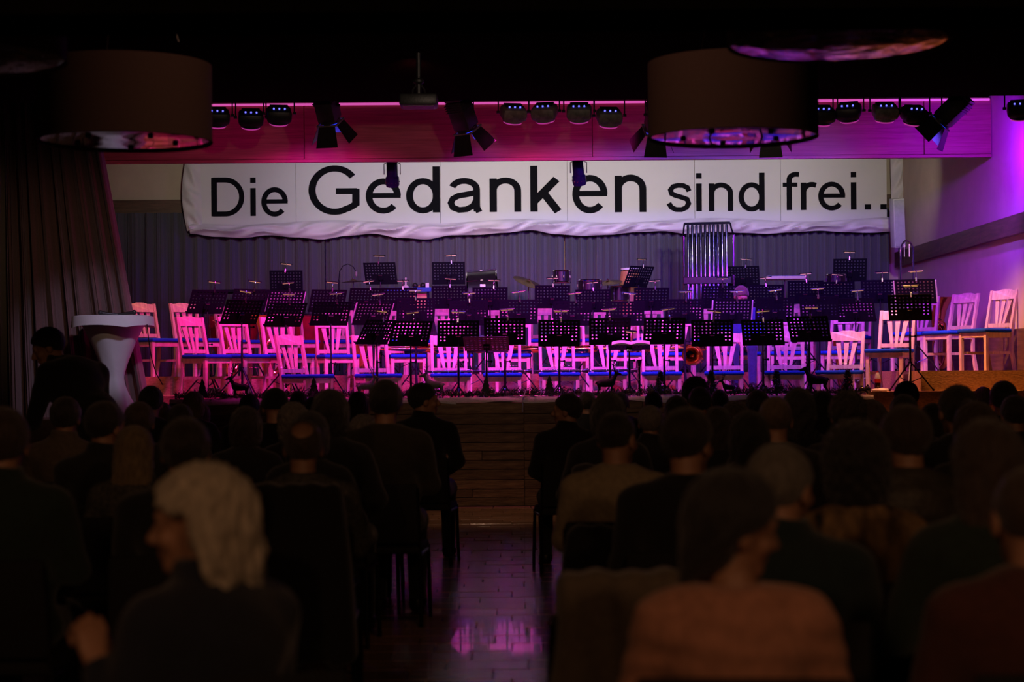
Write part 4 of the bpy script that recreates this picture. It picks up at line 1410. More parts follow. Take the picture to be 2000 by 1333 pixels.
# ------------------------------------------------------------------ decoration on the ledge
LZ, LD = 1.136, 19.93
b = MB()
vs, fs = [], []
nx, ny = 180, 8
rr = random.Random(11)
for i in range(nx + 1):
    x = lx0 + 0.02 + (lx1 - lx0 - 0.04) * i / nx
    drop = 0.012 + 0.018 * abs(math.sin(x * 2.6)) + 0.01 * math.sin(x * 9)
    prof = [(19.782, LZ - drop), (19.784, LZ + 0.004), (19.80, LZ + 0.018 + 0.02 * abs(math.sin(x * 3.1))), (19.86, LZ + 0.03 + 0.02 * math.sin(x * 4 + 1)),
            (19.90, LZ + 0.02 + 0.012 * math.sin(x * 6)), (19.94, LZ + 0.02), (19.98, LZ + 0.012), (20.01, LZ + 0.006), (20.02, LZ - 0.0)]
    for yv, zv in prof:
        vs.append((x, yv + 0.006 * math.sin(x * 11), zv))
for i in range(nx):
    for j in range(ny):
        a = i * (ny + 1) + j
        fs.append((a, a + ny + 1, a + ny + 2, a + 1))
tag(b.add(vs, fs).build('snow_cloth', M_SNOW, smooth=80), 'white snow-like cloth laid along the stage edge under the fir garland', 'cloth')
# fir garland: many needles, one object
vs, fs = [], []
rr = random.Random(21)
for k in range(9000):
    x = rr.uniform(lx0 + 0.06, lx1 - 0.06)
    a = rr.uniform(0, 2 * PI)
    rad = rr.uniform(0.0, 0.062) * (0.85 + 0.5 * math.sin(x * 5.1) + 0.3 * math.sin(x * 13))
    c0 = Vector((x, LD - 0.05 + rad * math.cos(a), LZ + 0.055 + rad * abs(math.sin(a))))
    d = Vector((rr.uniform(-1, 1), 0.9 * math.cos(a) + rr.uniform(-0.3, 0.3), 0.8 * math.sin(a) + rr.uniform(-0.2, 0.4))).normalized() * rr.uniform(0.03, 0.06)
    wv = d.cross(Vector((rr.uniform(-1, 1), rr.uniform(-1, 1), rr.uniform(-1, 1)))).normalized() * 0.0048
    n = len(vs)
    vs += [c0 - wv, c0 + wv, c0 + d, c0 + d * 0.5 + wv.cross(d).normalized() * 0.004]
    fs += [(n, n + 1, n + 2), (n, n + 3, n + 2), (n + 1, n + 2, n + 3)]
tag(MB().add(vs, fs).build('fir_garland', M_NEEDLE, smooth=0), 'dark fir garland running along the stage edge', 'garland', kind='stuff')
BAU = [382, 437, 520, 560, 590, 640, 815, 878, 893, 917, 933, 960, 1001, 1018, 1041, 1130, 1227, 1273, 1304, 1467, 1496, 1577, 1640, 1683, 1694]
bme = MB().ball((0, 0, 0), 0.033, 16, 10)
bme.lathe([(0.009, 0), (0.009, 0.012), (0.004, 0.014)], 8, (0, 0, 0.031))
bme = bme.mesh('bauble', 40)
bme.materials.append(M_BAUBLE)
for i, px in enumerate(BAU):
    s = random.uniform(0.6, 1.15) if i not in (15, 16, 17, 18, 20, 23, 24) else 1.15
    o = link('bauble', bme, None, ((px - 1000) * 19.88 / FPX, 19.87, LZ + 0.075 + 0.02 * random.random()))
    o.scale = (s, s, s)
    tag(o, 'glossy bauble in the fir garland, %s' % (nth(i, len(BAU)) if min(i, len(BAU) - 1 - i) < 18 else ''), 'bauble', 'baubles in the fir garland')


def deer_mesh():
    def f(P):
        d = ell(P, (0.0, 0, 0.155), (0.095, 0.036, 0.042))
        d = smin(d, ell(P, (0.06, 0, 0.165), (0.045, 0.036, 0.046)), 0.02)
        d = smin(d, cap(P, (0.075, 0, 0.175), (0.12, 0, 0.255), 0.028, 0.017), 0.02)
        d = smin(d, cap(P, (0.118, 0, 0.268), (0.170, 0, 0.252), 0.020, 0.011), 0.012)
        for s in (-1, 1):
            d = smin(d, cap(P, (0.108, s * 0.014, 0.282), (0.09, s * 0.04, 0.295), 0.008, 0.004), 0.006)
            d = smin(d, cap(P, (0.065, s * 0.02, 0.135), (0.070, s * 0.022, 0.07), 0.014, 0.008), 0.012)
            d = smin(d, cap(P, (0.070, s * 0.022, 0.07), (0.066, s * 0.022, 0.0), 0.008, 0.007), 0.006)
            d = smin(d, cap(P, (-0.07, s * 0.018, 0.145), (-0.062, s * 0.022, 0.095), 0.022, 0.012), 0.014)
            d = smin(d, cap(P, (-0.062, s * 0.022, 0.095), (-0.088, s * 0.022, 0.058), 0.011, 0.007), 0.008)
            d = smin(d, cap(P, (-0.088, s * 0.022, 0.058), (-0.08, s * 0.022, 0.0), 0.0075, 0.007), 0.006)
        d = smin(d, cap(P, (-0.092, 0, 0.17), (-0.112, 0, 0.15), 0.009, 0.004), 0.008)
        return d
    return sdf_mesh('body', f, (-0.13, -0.07, -0.01), (0.19, 0.07, 0.31), 0.0065, None)


dme = deer_mesh()
am = MB()
for s in (-1, 1):
    am.tube([(0.112, s * 0.012, 0.280), (0.095, s * 0.03, 0.315), (0.088, s * 0.052, 0.35), (0.10, s * 0.062, 0.385)], [0.005, 0.0045, 0.004, 0.002], 6)
    for a, b2 in (((0.098, s * 0.026, 0.308), (0.125, s * 0.03, 0.33)), ((0.09, s * 0.045, 0.34), (0.115, s * 0.055, 0.362)), ((0.09, s * 0.048, 0.345), (0.068, s * 0.055, 0.372)), ((0.097, s * 0.06, 0.375), (0.085, s * 0.064, 0.40))):
        am.tube([a, b2], [0.004, 0.0015], 5)
ame = am.mesh('antlers')
for px, ry, s, m_, lab in ((470, 180, 0.92, M_DEER, 'dark deer figure looking left beside the leftmost cut-out tree'),
                           (712, 20, 0.92, M_DEERGREY, 'grey deer figure with antlers turned to the hall, left of the aisle'),
                           (850, 175, 0.98, M_DEERGREY, 'grey deer figure looking left, above the aisle'),
                           (1182, 0, 1.0, M_DEER, 'dark deer figure looking right between the clarinets'),
                           (1424, 190, 0.66, M_DEER, 'small dark deer figure looking left between two small fir trees'),
                           (1598, 178, 1.12, M_DEER, 'large dark deer figure looking left at the right end of the garland')):
    me1, me2 = dme.copy(), ame.copy()
    me1.materials.append(m_)
    me2.materials.append(m_)
    d = link('deer_figure', None, None, ((px - 1000) * 19.92 / FPX, 19.92, LZ + 0.02))
    d.rotation_euler = (0, 0, R(ry))
    d.scale = (s, s, s)
    link('body', me1, d)
    link('antlers', me2, d)
    tag(d, lab, 'deer figure', 'deer figures on the stage edge')
tm = MB()
ol = [(0.016, 0), (0.016, 0.03), (0.062, 0.03), (0.035, 0.075), (0.05, 0.075), (0.028, 0.12), (0.038, 0.12), (0.018, 0.165), (0.026, 0.165), (0, 0.225)]
ol = ol + [(-x, z) for x, z in reversed(ol[:-1])]
tm.prism(ol, -0.008, 0.008, 'y')
tm.box((0, 0, 0.005), (0.07, 0.06, 0.01))
tme = tm.mesh('cutout_tree', 0)
tme.materials.append(M_CUTTREE)
for i, px in enumerate((395, 613, 949, 1073)):
    o = link('cutout_tree', tme, None, ((px - 1000) * 19.95 / FPX, 19.95, LZ + 0.02))
    o.scale = (1.1, 1.1, 1.08 + 0.04 * (i % 2))
    o.rotation_euler = (0, 0, R((8, -10, 4, -6)[i]))
    tag(o, 'dark wooden cut-out fir tree on the stage edge, %s of four' % nth(i, 4), 'tree figure', 'cut-out trees on the stage edge')
for i, px in enumerate((1290, 1389, 1517, 1656)):
    rr = random.Random(50 + i)
    t = thing('miniature_fir', 'small bushy fir tree on the stage edge, %s of four' % nth(i, 4), 'small tree', ((px - 1000) * 19.93 / FPX, 19.93, LZ + 0.02), 0, 'small fir trees on the stage edge')
    MB().tube([(0, 0, 0), (0, 0, 0.24)], [0.012, 0.003], 6).build('trunk', M_BARK, t)
    vs, fs = [], []
    for k in range(900):
        z = rr.uniform(0.03, 0.27)
        a = rr.uniform(0, 2 * PI)
        rad = 0.066 * (1 - (z / 0.30) ** 1.6) * rr.uniform(0.15, 1.0)
        c0 = Vector((rad * math.cos(a), rad * math.sin(a), z))
        d = Vector((math.cos(a), math.sin(a), rr.uniform(0.2, 1.1))).normalized() * rr.uniform(0.018, 0.034)
        wv = d.cross(Vector((rr.uniform(-1, 1), rr.uniform(-1, 1), rr.uniform(-1, 1)))).normalized() * 0.003
        n = len(vs)
        vs += [c0 - wv, c0 + wv, c0 + d, c0 + d * 0.5 + wv.cross(d).normalized() * 0.004]
        fs += [(n, n + 1, n + 2), (n, n + 3, n + 2), (n + 1, n + 2, n + 3)]
    tag(MB().add(vs, fs).build('needles', M_NEEDLE, t, 0), kind='stuff')
# clear screens standing on the edge
GP = [(333, 563), (567, 844), (848, 1029), (1036, 1239), (1258, 1469), (1474, 1704)]
for i, (a, b2) in enumerate(GP):
    A, B = W(a, 715, 20.015), W(b2, 715, 20.015)
    zt = EYE + 0.09
    g = thing('clear_screen', 'clear acrylic screen on the stage edge, %s of six' % nth(i, 6), 'screen', ((A.x + B.x) / 2, 20.015, 1.145), 0, 'clear screens along the stage edge')
    MB().rbox((0, 0, (zt - 1.145) / 2), (B.x - A.x, 0.008, zt - 1.145), 0.001, 1).build('pane', M_GLASS, g)
    for s in (-1, 1):
        MB().rbox((s * ((B.x - A.x) / 2 - 0.06), 0, 0.02), (0.03, 0.03, 0.04), 0.003, 1).build('foot', M_SILVER, g)
# ------------------------------------------------------------------ lamps above the stage
def make_par(m):
    p = thing('led_par_can', 'x', 'spotlight')
    b = MB().rbox((0, 0, -0.01), (0.23, 0.20, 0.12), 0.035, 2)
    b.lathe([(0.095, -0.085), (0.095, -0.06)], 20)
    b.build('housing', m, p)
    MB().lathe([(0.085, -0.10), (0.088, -0.086)], 20).build('lens', M_LEDLENS, p)
    MB().rbox((0, 0.02, 0.056), (0.17, 0.11, 0.016), 0.006, 1).build('back_plate', M_FIXTURE, p)
    l = MB()
    for k in range(5):
        l.box((-0.05 + 0.025 * k, -0.035 + (0.01 if k % 2 else 0), 0.0565), (0.014, 0.006, 0.014))
    l.build('status_leds', M_LEDBLUE, p, 0)
    return p


def aim(o, pos, d):
    q = Vector(d).to_track_quat('-Z', 'Y')
    o.matrix_world = Matrix.Translation(pos) @ q.to_matrix().to_4x4()


def yoke(parent, pos, wd, inv):
    """bracket from the fixture up to the ceiling, built in world directions"""
    b = MB()
    topz = 4.705
    x = wd / 2
    b.tube([(-x, 0, 0), (-x, 0, topz - pos.z - 0.10), (-x * 0.4, 0, topz - pos.z - 0.02), (x * 0.4, 0, topz - pos.z - 0.02), (x, 0, topz - pos.z - 0.10), (x, 0, 0)], 0.008, 6)
    b.tube([(0, 0, topz - pos.z - 0.02), (0, 0, topz - pos.z)], 0.016, 8)
    for s in (-1, 1):
        b.tube([(s * (x - 0.014), 0, 0), (s * (x + 0.02), 0, 0)], 0.016, 8)
    o = b.build('yoke', M_FIXTURE, parent)
    o.matrix_local = inv
    return o


par0 = {}
for i, (px, py, g, _e, _c) in enumerate(PARS):
    if g not in par0:
        par0[g] = make_par(M_FIXGREY if g else M_FIXTURE)
        o = par0[g]
    else:
        o = copy_tree(par0[g])
    pos = W(px, py, RIG)
    aim(o, pos, (random.uniform(-0.15, 0.15), 0.42, -0.9))
    o.scale = (1.18, 1.18, 1.18)
    tag(o, '%s led par can hanging before the wooden fascia, %s of twelve' % ('grey' if g else 'black', nth(i, 12)), 'spotlight', 'led par cans before the fascia')
bpy.context.view_layer.update()
for o in [o for o in COL.objects if o.name.startswith('led_par_can')]:
    yoke(o, o.matrix_world.translation, 0.33, o.matrix_world.to_3x3().to_4x4().inverted())


def make_fresnel():
    p = thing('theatre_spotlight', 'x', 'spotlight')
    b = MB().rbox((0, 0, 0.0), (0.19, 0.19, 0.30), 0.02, 2)
    b.lathe([(0.10, -0.17), (0.10, -0.14)], 20)
    for k in range(4):
        b.rbox((0, 0, 0.05 + 0.024 * k), (0.205, 0.205, 0.006), 0.001, 1)
    b.build('housing', M_FIXTURE, p)
    MB().rbox((0, 0, 0.165), (0.19, 0.17, 0.035), 0.012, 2).build('rear_cap', M_FIXGREY, p)
    MB().lathe([(0.09, -0.178), (0.092, -0.168)], 20).build('gel_lens', M_GEL, p)
    fr_ = MB()
    for s in (-1, 1):
        fr_.box((s * 0.1, 0, -0.176), (0.014, 0.21, 0.012))
        fr_.box((0, s * 0.1, -0.176), (0.21, 0.014, 0.012))
    fr_.build('gel_frame', M_FIXGREY, p, 0)
    for k in range(4):
        a = k * PI / 2
        Mr = Matrix.Rotation(a, 3, 'Z')
        spread = 0.10
        poly = [(-0.085, -0.18, 0.0), (0.085, -0.18, 0.0), (0.115, -0.36, spread), (-0.115, -0.36, spread)]
        vs = [Mr @ Vector((x, -0.102 - y, z)) for x, z, y in [(q[0], q[1], q[2]) for q in poly]]
        vs += [Mr @ Vector((x, -0.098 - y, z)) for x, z, y in [(q[0], q[1], q[2]) for q in poly]]
        MB().add(vs, [(0, 1, 2, 3), (7, 6, 5, 4), (0, 4, 5, 1), (1, 5, 6, 2), (2, 6, 7, 3), (3, 7, 4, 0)]).build('barn_door', M_FIXTURE, p, 0)
    return p


f0 = None
FLAB = ['black theatre spotlight with barn doors left of the projector', 'black theatre spotlight with blue lit barn door right of the projector',
        'theatre spotlight half hidden at the left side of the right drum lamp', 'theatre spotlight behind the right drum lamp, only barn doors showing',
        'black theatre spotlight with blue gel slanting down left at the right end']
for i, (px, py, d, _e) in enumerate(FRES):
    lab = FLAB[i]
    if f0 is None:
        f0 = make_fresnel()
        o = f0
    else:
        o = copy_tree(f0)
    aim(o, W(px, py, RIG), d)
    o.scale = (1.12, 1.12, 1.12)
    tag(o, lab, 'spotlight', 'theatre spotlights before the fascia')
bpy.context.view_layer.update()
for o in [o for o in COL.objects if o.name.startswith('theatre_spotlight')]:
    yoke(o, o.matrix_world.translation, 0.25, o.matrix_world.to_3x3().to_4x4().inverted())
for i, (px, py, lab) in enumerate(((766, 341, 'small dark can lamp hanging before the letter e of the banner'), (1130, 338, 'small dark can lamp hanging before the gap after the letter k'))):
    p = W(px, py, 22.7)
    c = thing('can_lamp', lab, 'spotlight')
    aim(c, p, (0.1 * i, 0.35, -0.93))
    mm = mat('blue_black_can', (0.012, 0.014, 0.05), 0.3, 0.5, vary=0.2, vscale=20)
    MB().lathe([(0.02, 0.16), (0.062, 0.15), (0.068, 0.13), (0.070, -0.02), (0.084, -0.04), (0.086, -0.12), (0.078, -0.15)], 24).build('housing', mm, c)
    MB().lathe([(0.070, -0.149), (0.072, -0.146)], 20).build('lens', M_WHITELENS, c)
    dots = MB()
    for k in range(12):
        a = 2 * PI * k / 12
        dots.ball((0.086 * math.cos(a), 0.086 * math.sin(a), -0.09), 0.008, 6, 5)
    dots.build('vents', M_CHROME, c)
    yk = MB().tube([(-0.10, 0, 0), (-0.10, 0, 0.13), (0, 0, 0.17), (0.10, 0, 0.13), (0.10, 0, 0)], 0.006, 6)
    yk.tube([(0, 0, 0.17), (0, 0, 4.71 - p.z)], 0.012, 8)
    o = yk.build('yoke', M_FIXTURE, c)
    o.matrix_local = c.matrix_world.to_3x3().to_4x4().inverted()

# ------------------------------------------------------------------ drum pendant lamps and projector
SAG = MB().lathe([(max(0.001, 0.467 * k / 12), 0.004 - 0.022 * (1 - (k / 12) ** 2) + 0.002 * math.sin(k * 2.1)) for k in range(13)] + [(0.467, 0.012), (0.001, 0.012)], 64, cap=False).mesh('diffuser', 80)
SAG.materials.append(M_GLOSS2)
l0 = None
for px, D, zb, lab in ((247, 10.1, 2.71, 'brown fabric drum lamp hanging at the left, fully in view'), (1435, 10.35, 2.74, 'brown fabric drum lamp hanging right of the middle before the fascia'),
                       (1642, 7.95, 2.835, 'nearer drum lamp at upper right showing its shiny reflecting underside'), (-85, 7.95, 2.80, 'drum lamp cut off by the upper left corner')):
    x = (px - 1000) * D / FPX
    if l0 is None:
        c = thing('drum_lamp', lab, 'lamp')
        r, h = 0.475, 0.42
        MB().lathe([(r, 0), (r, h), (r - 0.006, h), (r - 0.006, 0), (r, 0)], 64, cap=False).build('shade', M_SHADE, c, 40)
        MB().lathe([(0.001, 0.006), (r * 0.35, 0.004), (r * 0.7, 0.005), (r - 0.008, 0.007), (r - 0.008, 0.012), (0.001, 0.012)], 64, cap=False).build('diffuser', M_GLOSS, c, 60)
        MB().tube([((r - 0.003) * math.cos(2 * PI * i / 64), (r - 0.003) * math.sin(2 * PI * i / 64), 0.0) for i in range(64)], 0.006, 6, closed=True).build('rim', M_SHADE, c)
        MB().lathe([(0.001, h - 0.02), (r - 0.008, h - 0.02), (r - 0.008, h - 0.012), (0.001, h - 0.012)], 48, cap=False).build('top_disc', M_SHADE, c)
        for k in range(5):
            a = 2 * PI * k / 5 + 0.4
            MB().lathe([(0.012, -0.010), (0.016, -0.006), (0.016, 0.004)], 10, (0.28 * math.cos(a), 0.28 * math.sin(a), 0)).build('fixing_knob', M_FIXTURE, c)
        for k in range(3):
            a = 2 * PI * k / 3
            MB().tube([(0.3 * math.cos(a), 0.3 * math.sin(a), h - 0.015), (0.0, 0.0, 1.45)], 0.003, 5).build('hanging_wire', M_CHROME, c)
        MB().lathe([(0.06, 1.44), (0.06, 1.47)], 16).build('ceiling_rose', M_FIXTURE, c)
        l0 = c
    else:
        c = copy_tree(l0)
    c.location = (x, D, zb)
    if D < 9:
        for ch in c.children:
            if ch.name.startswith('diffuser'):   # the nearer lamps have sagging film below
                ch.data = SAG
    sc_ = (4.32 - zb) / 1.47
    for ch in c.children:
        if ch.name.startswith('hanging_wire') or ch.name.startswith('ceiling_rose'):
            ch.location.z = 4.32 - zb - 1.47
    tag(c, lab, 'lamp', 'drum pendant lamps of the hall')
p = W(818, 198, 16.6)
c = thing('projector', 'black projector hanging from the hall ceiling before the fascia', 'projector', p)
MB().rbox((0, 0, 0), (0.34, 0.30, 0.105), 0.02, 2).build('housing', M_FIXTURE, c)
MB().lathe([(0.03, 0), (0.034, 0.03), (0.03, 0.035)], 16, M=Matrix.Rotation(R(-90), 3, 'X'), c=(0.08, 0.15, 0)).build('projector_lens', M_CHROME, c)
MB().tube([(0, 0, 0.05), (0, 0, 4.32 - p.z)], 0.022, 10).build('ceiling_pole', M_FIXTURE, c)
b = MB()
for s in (-1, 1):
    b.tube([(0, 0, 0.17), (s * 0.05, 0, 0.11), (s * 0.06, 0, 0.05)], 0.008, 6)
b.lathe([(0.03, 0.15), (0.05, 0.17), (0.05, 0.19), (0.025, 0.21)], 12)
b.build('mount', M_FIXTURE, c)
MB().rbox((0, 0, -0.055), (0.28, 0.24, 0.006), 0.002, 1).build('bottom_vent', M_FIXGREY, c)
# ------------------------------------------------------------------ people (seated audience faces +y)
def rotm(yaw=0, pitch=0, roll=0):
    return np.array((Matrix.Rotation(R(yaw), 3, 'Z') @ Matrix.Rotation(R(pitch), 3, 'X') @ Matrix.Rotation(R(roll), 3, 'Y')), np.float32)


def join_arrays(parts):
    Vs, Qs, n = [], [], 0
    for V, Q in parts:
        Vs.append(V)
        Qs.append(Q + n)
        n += len(V)
    return np.concatenate(Vs), np.concatenate(Qs)


def arr_mesh(name, V, Q, m):
    me = bpy.data.meshes.new(name)
    me.vertices.add(len(V))
    me.vertices.foreach_set('co', np.asarray(V, np.float32).ravel())
    me.loops.add(Q.size)
    me.loops.foreach_set('vertex_index', Q.astype(np.int32).ravel())
    me.polygons.add(len(Q))
    me.polygons.foreach_set('loop_start', np.arange(0, Q.size, 4, dtype=np.int32))
    me.update(calc_edges=True)
    me.shade_smooth()
    if m is not None:
        me.materials.append(m)
    return me


def run(fn, lo, hi, h):
    G, o = grid(lo, hi, h)
    return nets(fn(G), o, h)


def joints(**kw):
    J = dict(hip=(0, 0, 0.54), belly=(0, 0.0, 0.70), chest=(0, -0.035, 0.90), neck=(0, -0.03, 1.05), head=(0, 0.01, 1.165), hr=rotm(),
             sw=0.185, sh_z=0.995, elL=(-0.235, 0.04, 0.73), elR=(0.235, 0.04, 0.73), wrL=(-0.09, 0.27, 0.625), wrR=(0.09, 0.27, 0.625),
             knL=(-0.11, 0.42, 0.52), knR=(0.11, 0.42, 0.52), anL=(-0.11, 0.44, 0.085), anR=(0.11, 0.44, 0.085), fat=1.0, sex='m', fistL=False, toe=(0, 0.17))
    J.update(kw)
    c = np.array(J['chest'], np.float32)
    if 'shL' not in J:
        J['shL'] = (c[0] - J['sw'], c[1], c[2] + 0.058)
        J['shR'] = (c[0] + J['sw'], c[1], c[2] + 0.058)
    return J


def head_fn(J, fem):
    hc, Rm = np.array(J['head'], np.float32), J['hr']

    def f(P):
        q = (P - hc) @ Rm
        d = ell(q, (0, -0.012, 0.03), (0.076, 0.094, 0.088))
        d = smin(d, ell(q, (0, 0.030, -0.035), (0.058, 0.060, 0.066)), 0.03)
        d = smin(d, cap(q, (-0.02, 0.062, -0.085), (0.02, 0.062, -0.085), 0.018), 0.025)
        for s in (-1, 1):
            d = smax(d, -ell(q, (s * 0.032, 0.098, 0.014), (0.019, 0.014, 0.012)), 0.012)
            d = smin(d, ell(q, (s * 0.032, 0.076, 0.013), (0.013, 0.012, 0.012)), 0.003)
            d = smin(d, ell(q, (s * 0.042, 0.062, -0.022), (0.024, 0.022, 0.022)), 0.015)
            d = smin(d, ell(q, (s * 0.080, -0.008, -0.004), (0.010, 0.022, 0.033)), 0.006)
        d = smin(d, cap(q, (-0.035, 0.082, 0.034), (0.035, 0.082, 0.034), 0.009), 0.015)
        d = smin(d, cap(q, (0, 0.088, 0.018), (0, 0.112, -0.022), 0.008, 0.013), 0.010)
        d = smin(d, ell(q, (0, 0.097, -0.030), (0.018, 0.013, 0.009)), 0.008)
        d = smin(d, ell(q, (0, 0.085, -0.052), (0.024, 0.013, 0.007)), 0.006)
        d = smin(d, ell(q, (0, 0.083, -0.064), (0.021, 0.012, 0.007)), 0.006)
        nb = np.array(J['neck'], np.float32)
        top = hc + Rm @ np.array((0, -0.02, -0.03), np.float32)
        d = smin(d, cap(P, nb + np.array((0, -0.01, -0.06), np.float32), top, 0.058 if not fem else 0.048, 0.054 if not fem else 0.045), 0.025)
        return d
    return f


def hand_arr(wr, el, left, fist=False):
    """palm and five separate fingers, starting at the wrist and pointing on from the forearm"""
    wr, el = Vector(wr), Vector(el)
    d = (wr - el).normalized()
    side = d.cross(Vector((0, 0, 1)))
    side = side.normalized() if side.length > 0.1 else Vector((1, 0, 0))
    if not left:
        side = -side            # thumb side points inward
    nrm = d.cross(side).normalized()
    if nrm.z > 0 and not fist:
        nrm = -nrm              # palm side down
    B = np.array([side, d, nrm], np.float32)  # rows: local axes
    w0 = np.array(wr, np.float32)

    def f(P):
        q = (P - w0) @ B.T
        dd = ell(q, (0.0, 0.048, 0.002), (0.040, 0.052, 0.017))
        dd = smin(dd, cap(q, (0, -0.03, 0), (0, 0.01, 0), 0.026, 0.026), 0.02)
        for k, (x, ln) in enumerate(((0.030, 0.072), (0.010, 0.080), (-0.010, 0.074), (-0.029, 0.058))):
            a = np.array((x, 0.088 - 0.006 * abs(k - 1), 0.0))
            if fist:
                pts = [a, a + (0, ln * 0.42, 0.016), a + (0, ln * 0.30, 0.045), a + (0, -0.006, 0.040)]
            else:
                pts = [a, a + (x * 0.12, ln * 0.45, 0.006), a + (x * 0.2, ln * 0.78, 0.020), a + (x * 0.2, ln * 0.95, 0.034)]
            for u, v in zip(pts[:-1], pts[1:]):
                dd = np.minimum(dd, cap(q, u, v, 0.0092, 0.0085))
        tp = [(0.030, 0.020, 0.006), (0.052, 0.050, 0.014), (0.052, 0.080, 0.024)] if not fist else [(0.030, 0.020, 0.006), (0.046, 0.055, 0.03), (0.022, 0.085, 0.046)]
        for u, v in zip(tp[:-1], tp[1:]):
            dd = smin(dd, cap(q, u, v, 0.0115, 0.0095), 0.006)
        return dd
    return run(f, w0 - 0.19, w0 + 0.19, 0.0062)


def make_body(J):
    fem = J['sex'] == 'f'
    hf = head_fn(J, fem)
    hc = np.array(J['head'], np.float32)
    hd = run(hf, hc - np.array((0.14, 0.14, 0.20)), hc + np.array((0.14, 0.14, 0.135)), 0.0062)

    def core(P):
        d = cap(P, J['hip'], J['chest'], 0.10, 0.11)
        d = smin(d, cap(P, J['chest'], J['neck'], 0.09, 0.05), 0.05)
        for s in 'LR':
            d = smin(d, cap(P, J['sh' + s], J['el' + s], 0.038, 0.032), 0.03)
            d = smin(d, cap(P, J['el' + s], J['wr' + s], 0.032, 0.024), 0.02)
            hp = (J['hip'][0] + (-0.085 if s == 'L' else 0.085), J['hip'][1], J['hip'][2])
            d = smin(d, cap(P, hp, J['kn' + s], 0.065, 0.05), 0.03)
            d = smin(d, cap(P, J['kn' + s], J['an' + s], 0.045, 0.032), 0.02)
        return d
    pts = np.array([J[k] for k in ('hip', 'chest', 'neck', 'elL', 'elR', 'wrL', 'wrR', 'knL', 'knR', 'anL', 'anR')], np.float32)
    cr = run(core, pts.min(0) - 0.14, pts.max(0) + np.array((0.14, 0.14, 0.06)), 0.016)
    V, Q = join_arrays([hd, cr, hand_arr(J['wrL'], J['elL'], True, J['fistL']), hand_arr(J['wrR'], J['elR'], False)])
    return arr_mesh('body', V, Q, None)


def make_top(J, h=0.0125, style='plain'):
    f_ = J['fat']
    c, hp, be, nk = J['chest'], J['hip'], J['belly'], J['neck']
    sw = J['sw']

    def f(P):
        d = ell(P, c, (sw * 0.93 * f_, 0.120 * f_, 0.175))
        d = smin(d, cap(P, np.array(J['shL']) + (0.03, 0, 0.0), np.array(J['shR']) + (-0.03, 0, 0.0), 0.060), 0.05)
        for s in (-1, 1):
            d = smin(d, cap(P, (nk[0], nk[1], nk[2] - 0.015), (c[0] + s * 0.125, c[1], c[2] + 0.075), 0.046, 0.040), 0.045)
        d = smin(d, ell(P, be, (0.165 * f_, 0.128 * f_, 0.17)), 0.06)
        d = smin(d, ell(P, (hp[0], hp[1] - 0.01, hp[2] + 0.0), (0.185 * f_, 0.145 * f_, 0.105)), 0.06)
        for s in 'LR':
            d = smin(d, cap(P, J['sh' + s], J['el' + s], 0.060 * f_, 0.050), 0.035)
            wr, el_ = np.array(J['wr' + s]), np.array(J['el' + s])
            d = smin(d, cap(P, el_, el_ + (wr - el_) * 0.93, 0.049, 0.038), 0.03)
        if style == 'cowl':
            d = smin(d, ell(P, (nk[0], nk[1] + 0.01, nk[2] - 0.035), (0.145, 0.125, 0.040)), 0.02)
            d = smax(d, P[..., 2] - (nk[2] - 0.005), 0.012)
            d = smax(d, -ell(P, (nk[0], nk[1] + 0.015, nk[2] + 0.03), (0.115, 0.105, 0.045)), 0.01)
            d = d + 0.0022 * np.sin(P[..., 2] * 95 + P[..., 0] * 9)
        else:
            d = smax(d, P[..., 2] - (nk[2] + (0.045 if style in ('collar', 'hood') else 0.018)), 0.01)
            if style in ('collar', 'hood'):
                rr_ = np.sqrt((P[..., 0] - nk[0]) ** 2 + (P[..., 1] - nk[1] - 0.005) ** 2)
                ring = np.sqrt((rr_ - 0.066) ** 2 + ((P[..., 2] - nk[2] - 0.015) * 0.45) ** 2) - 0.016
                d = smin(d, ring, 0.02)
        if style == 'hood':
            d = smin(d, ell(P, (nk[0], nk[1] - 0.085, nk[2] - 0.02), (0.12, 0.055, 0.075)), 0.03)
        if style == 'puffer':
            d = d - 0.012 * np.abs(np.sin(P[..., 2] * 42 + 1.0)) ** 0.6 + 0.004
        d = d + 0.0028 * np.sin(P[..., 0] * 31 + P[..., 2] * 17) * np.sin(P[..., 2] * 37 + P[..., 1] * 23)
        return d
    pts = np.array([J[k] for k in ('hip', 'chest', 'neck', 'shL', 'shR', 'elL', 'elR', 'wrL', 'wrR')], np.float32)
    V, Q = run(f, pts.min(0) - 0.17, pts.max(0) + np.array((0.17, 0.17, 0.08)), h)
    return arr_mesh('top', V, Q, None)


def make_trousers(J, h=0.015):
    hp = J['hip']

    def f(P):
        d = ell(P, (hp[0], hp[1] - 0.01, hp[2] - 0.01), (0.178 * J['fat'], 0.14, 0.095))
        for s in 'LR':
            a = (hp[0] + (-0.09 if s == 'L' else 0.09), hp[1], hp[2] - 0.01)
            d = smin(d, cap(P, a, J['kn' + s], 0.082, 0.066), 0.04)
            d = smin(d, cap(P, J['kn' + s], J['an' + s], 0.062, 0.048), 0.02)
        d = d + 0.003 * np.sin(P[..., 2] * 40) * np.sin(P[..., 0] * 30 + P[..., 1] * 25)
        return d
    pts = np.array([J[k] for k in ('hip', 'knL', 'knR', 'anL', 'anR')], np.float32)
    V, Q = run(f, pts.min(0) - 0.19, pts.max(0) + 0.16, h)
    return arr_mesh('trousers', V, Q, None)


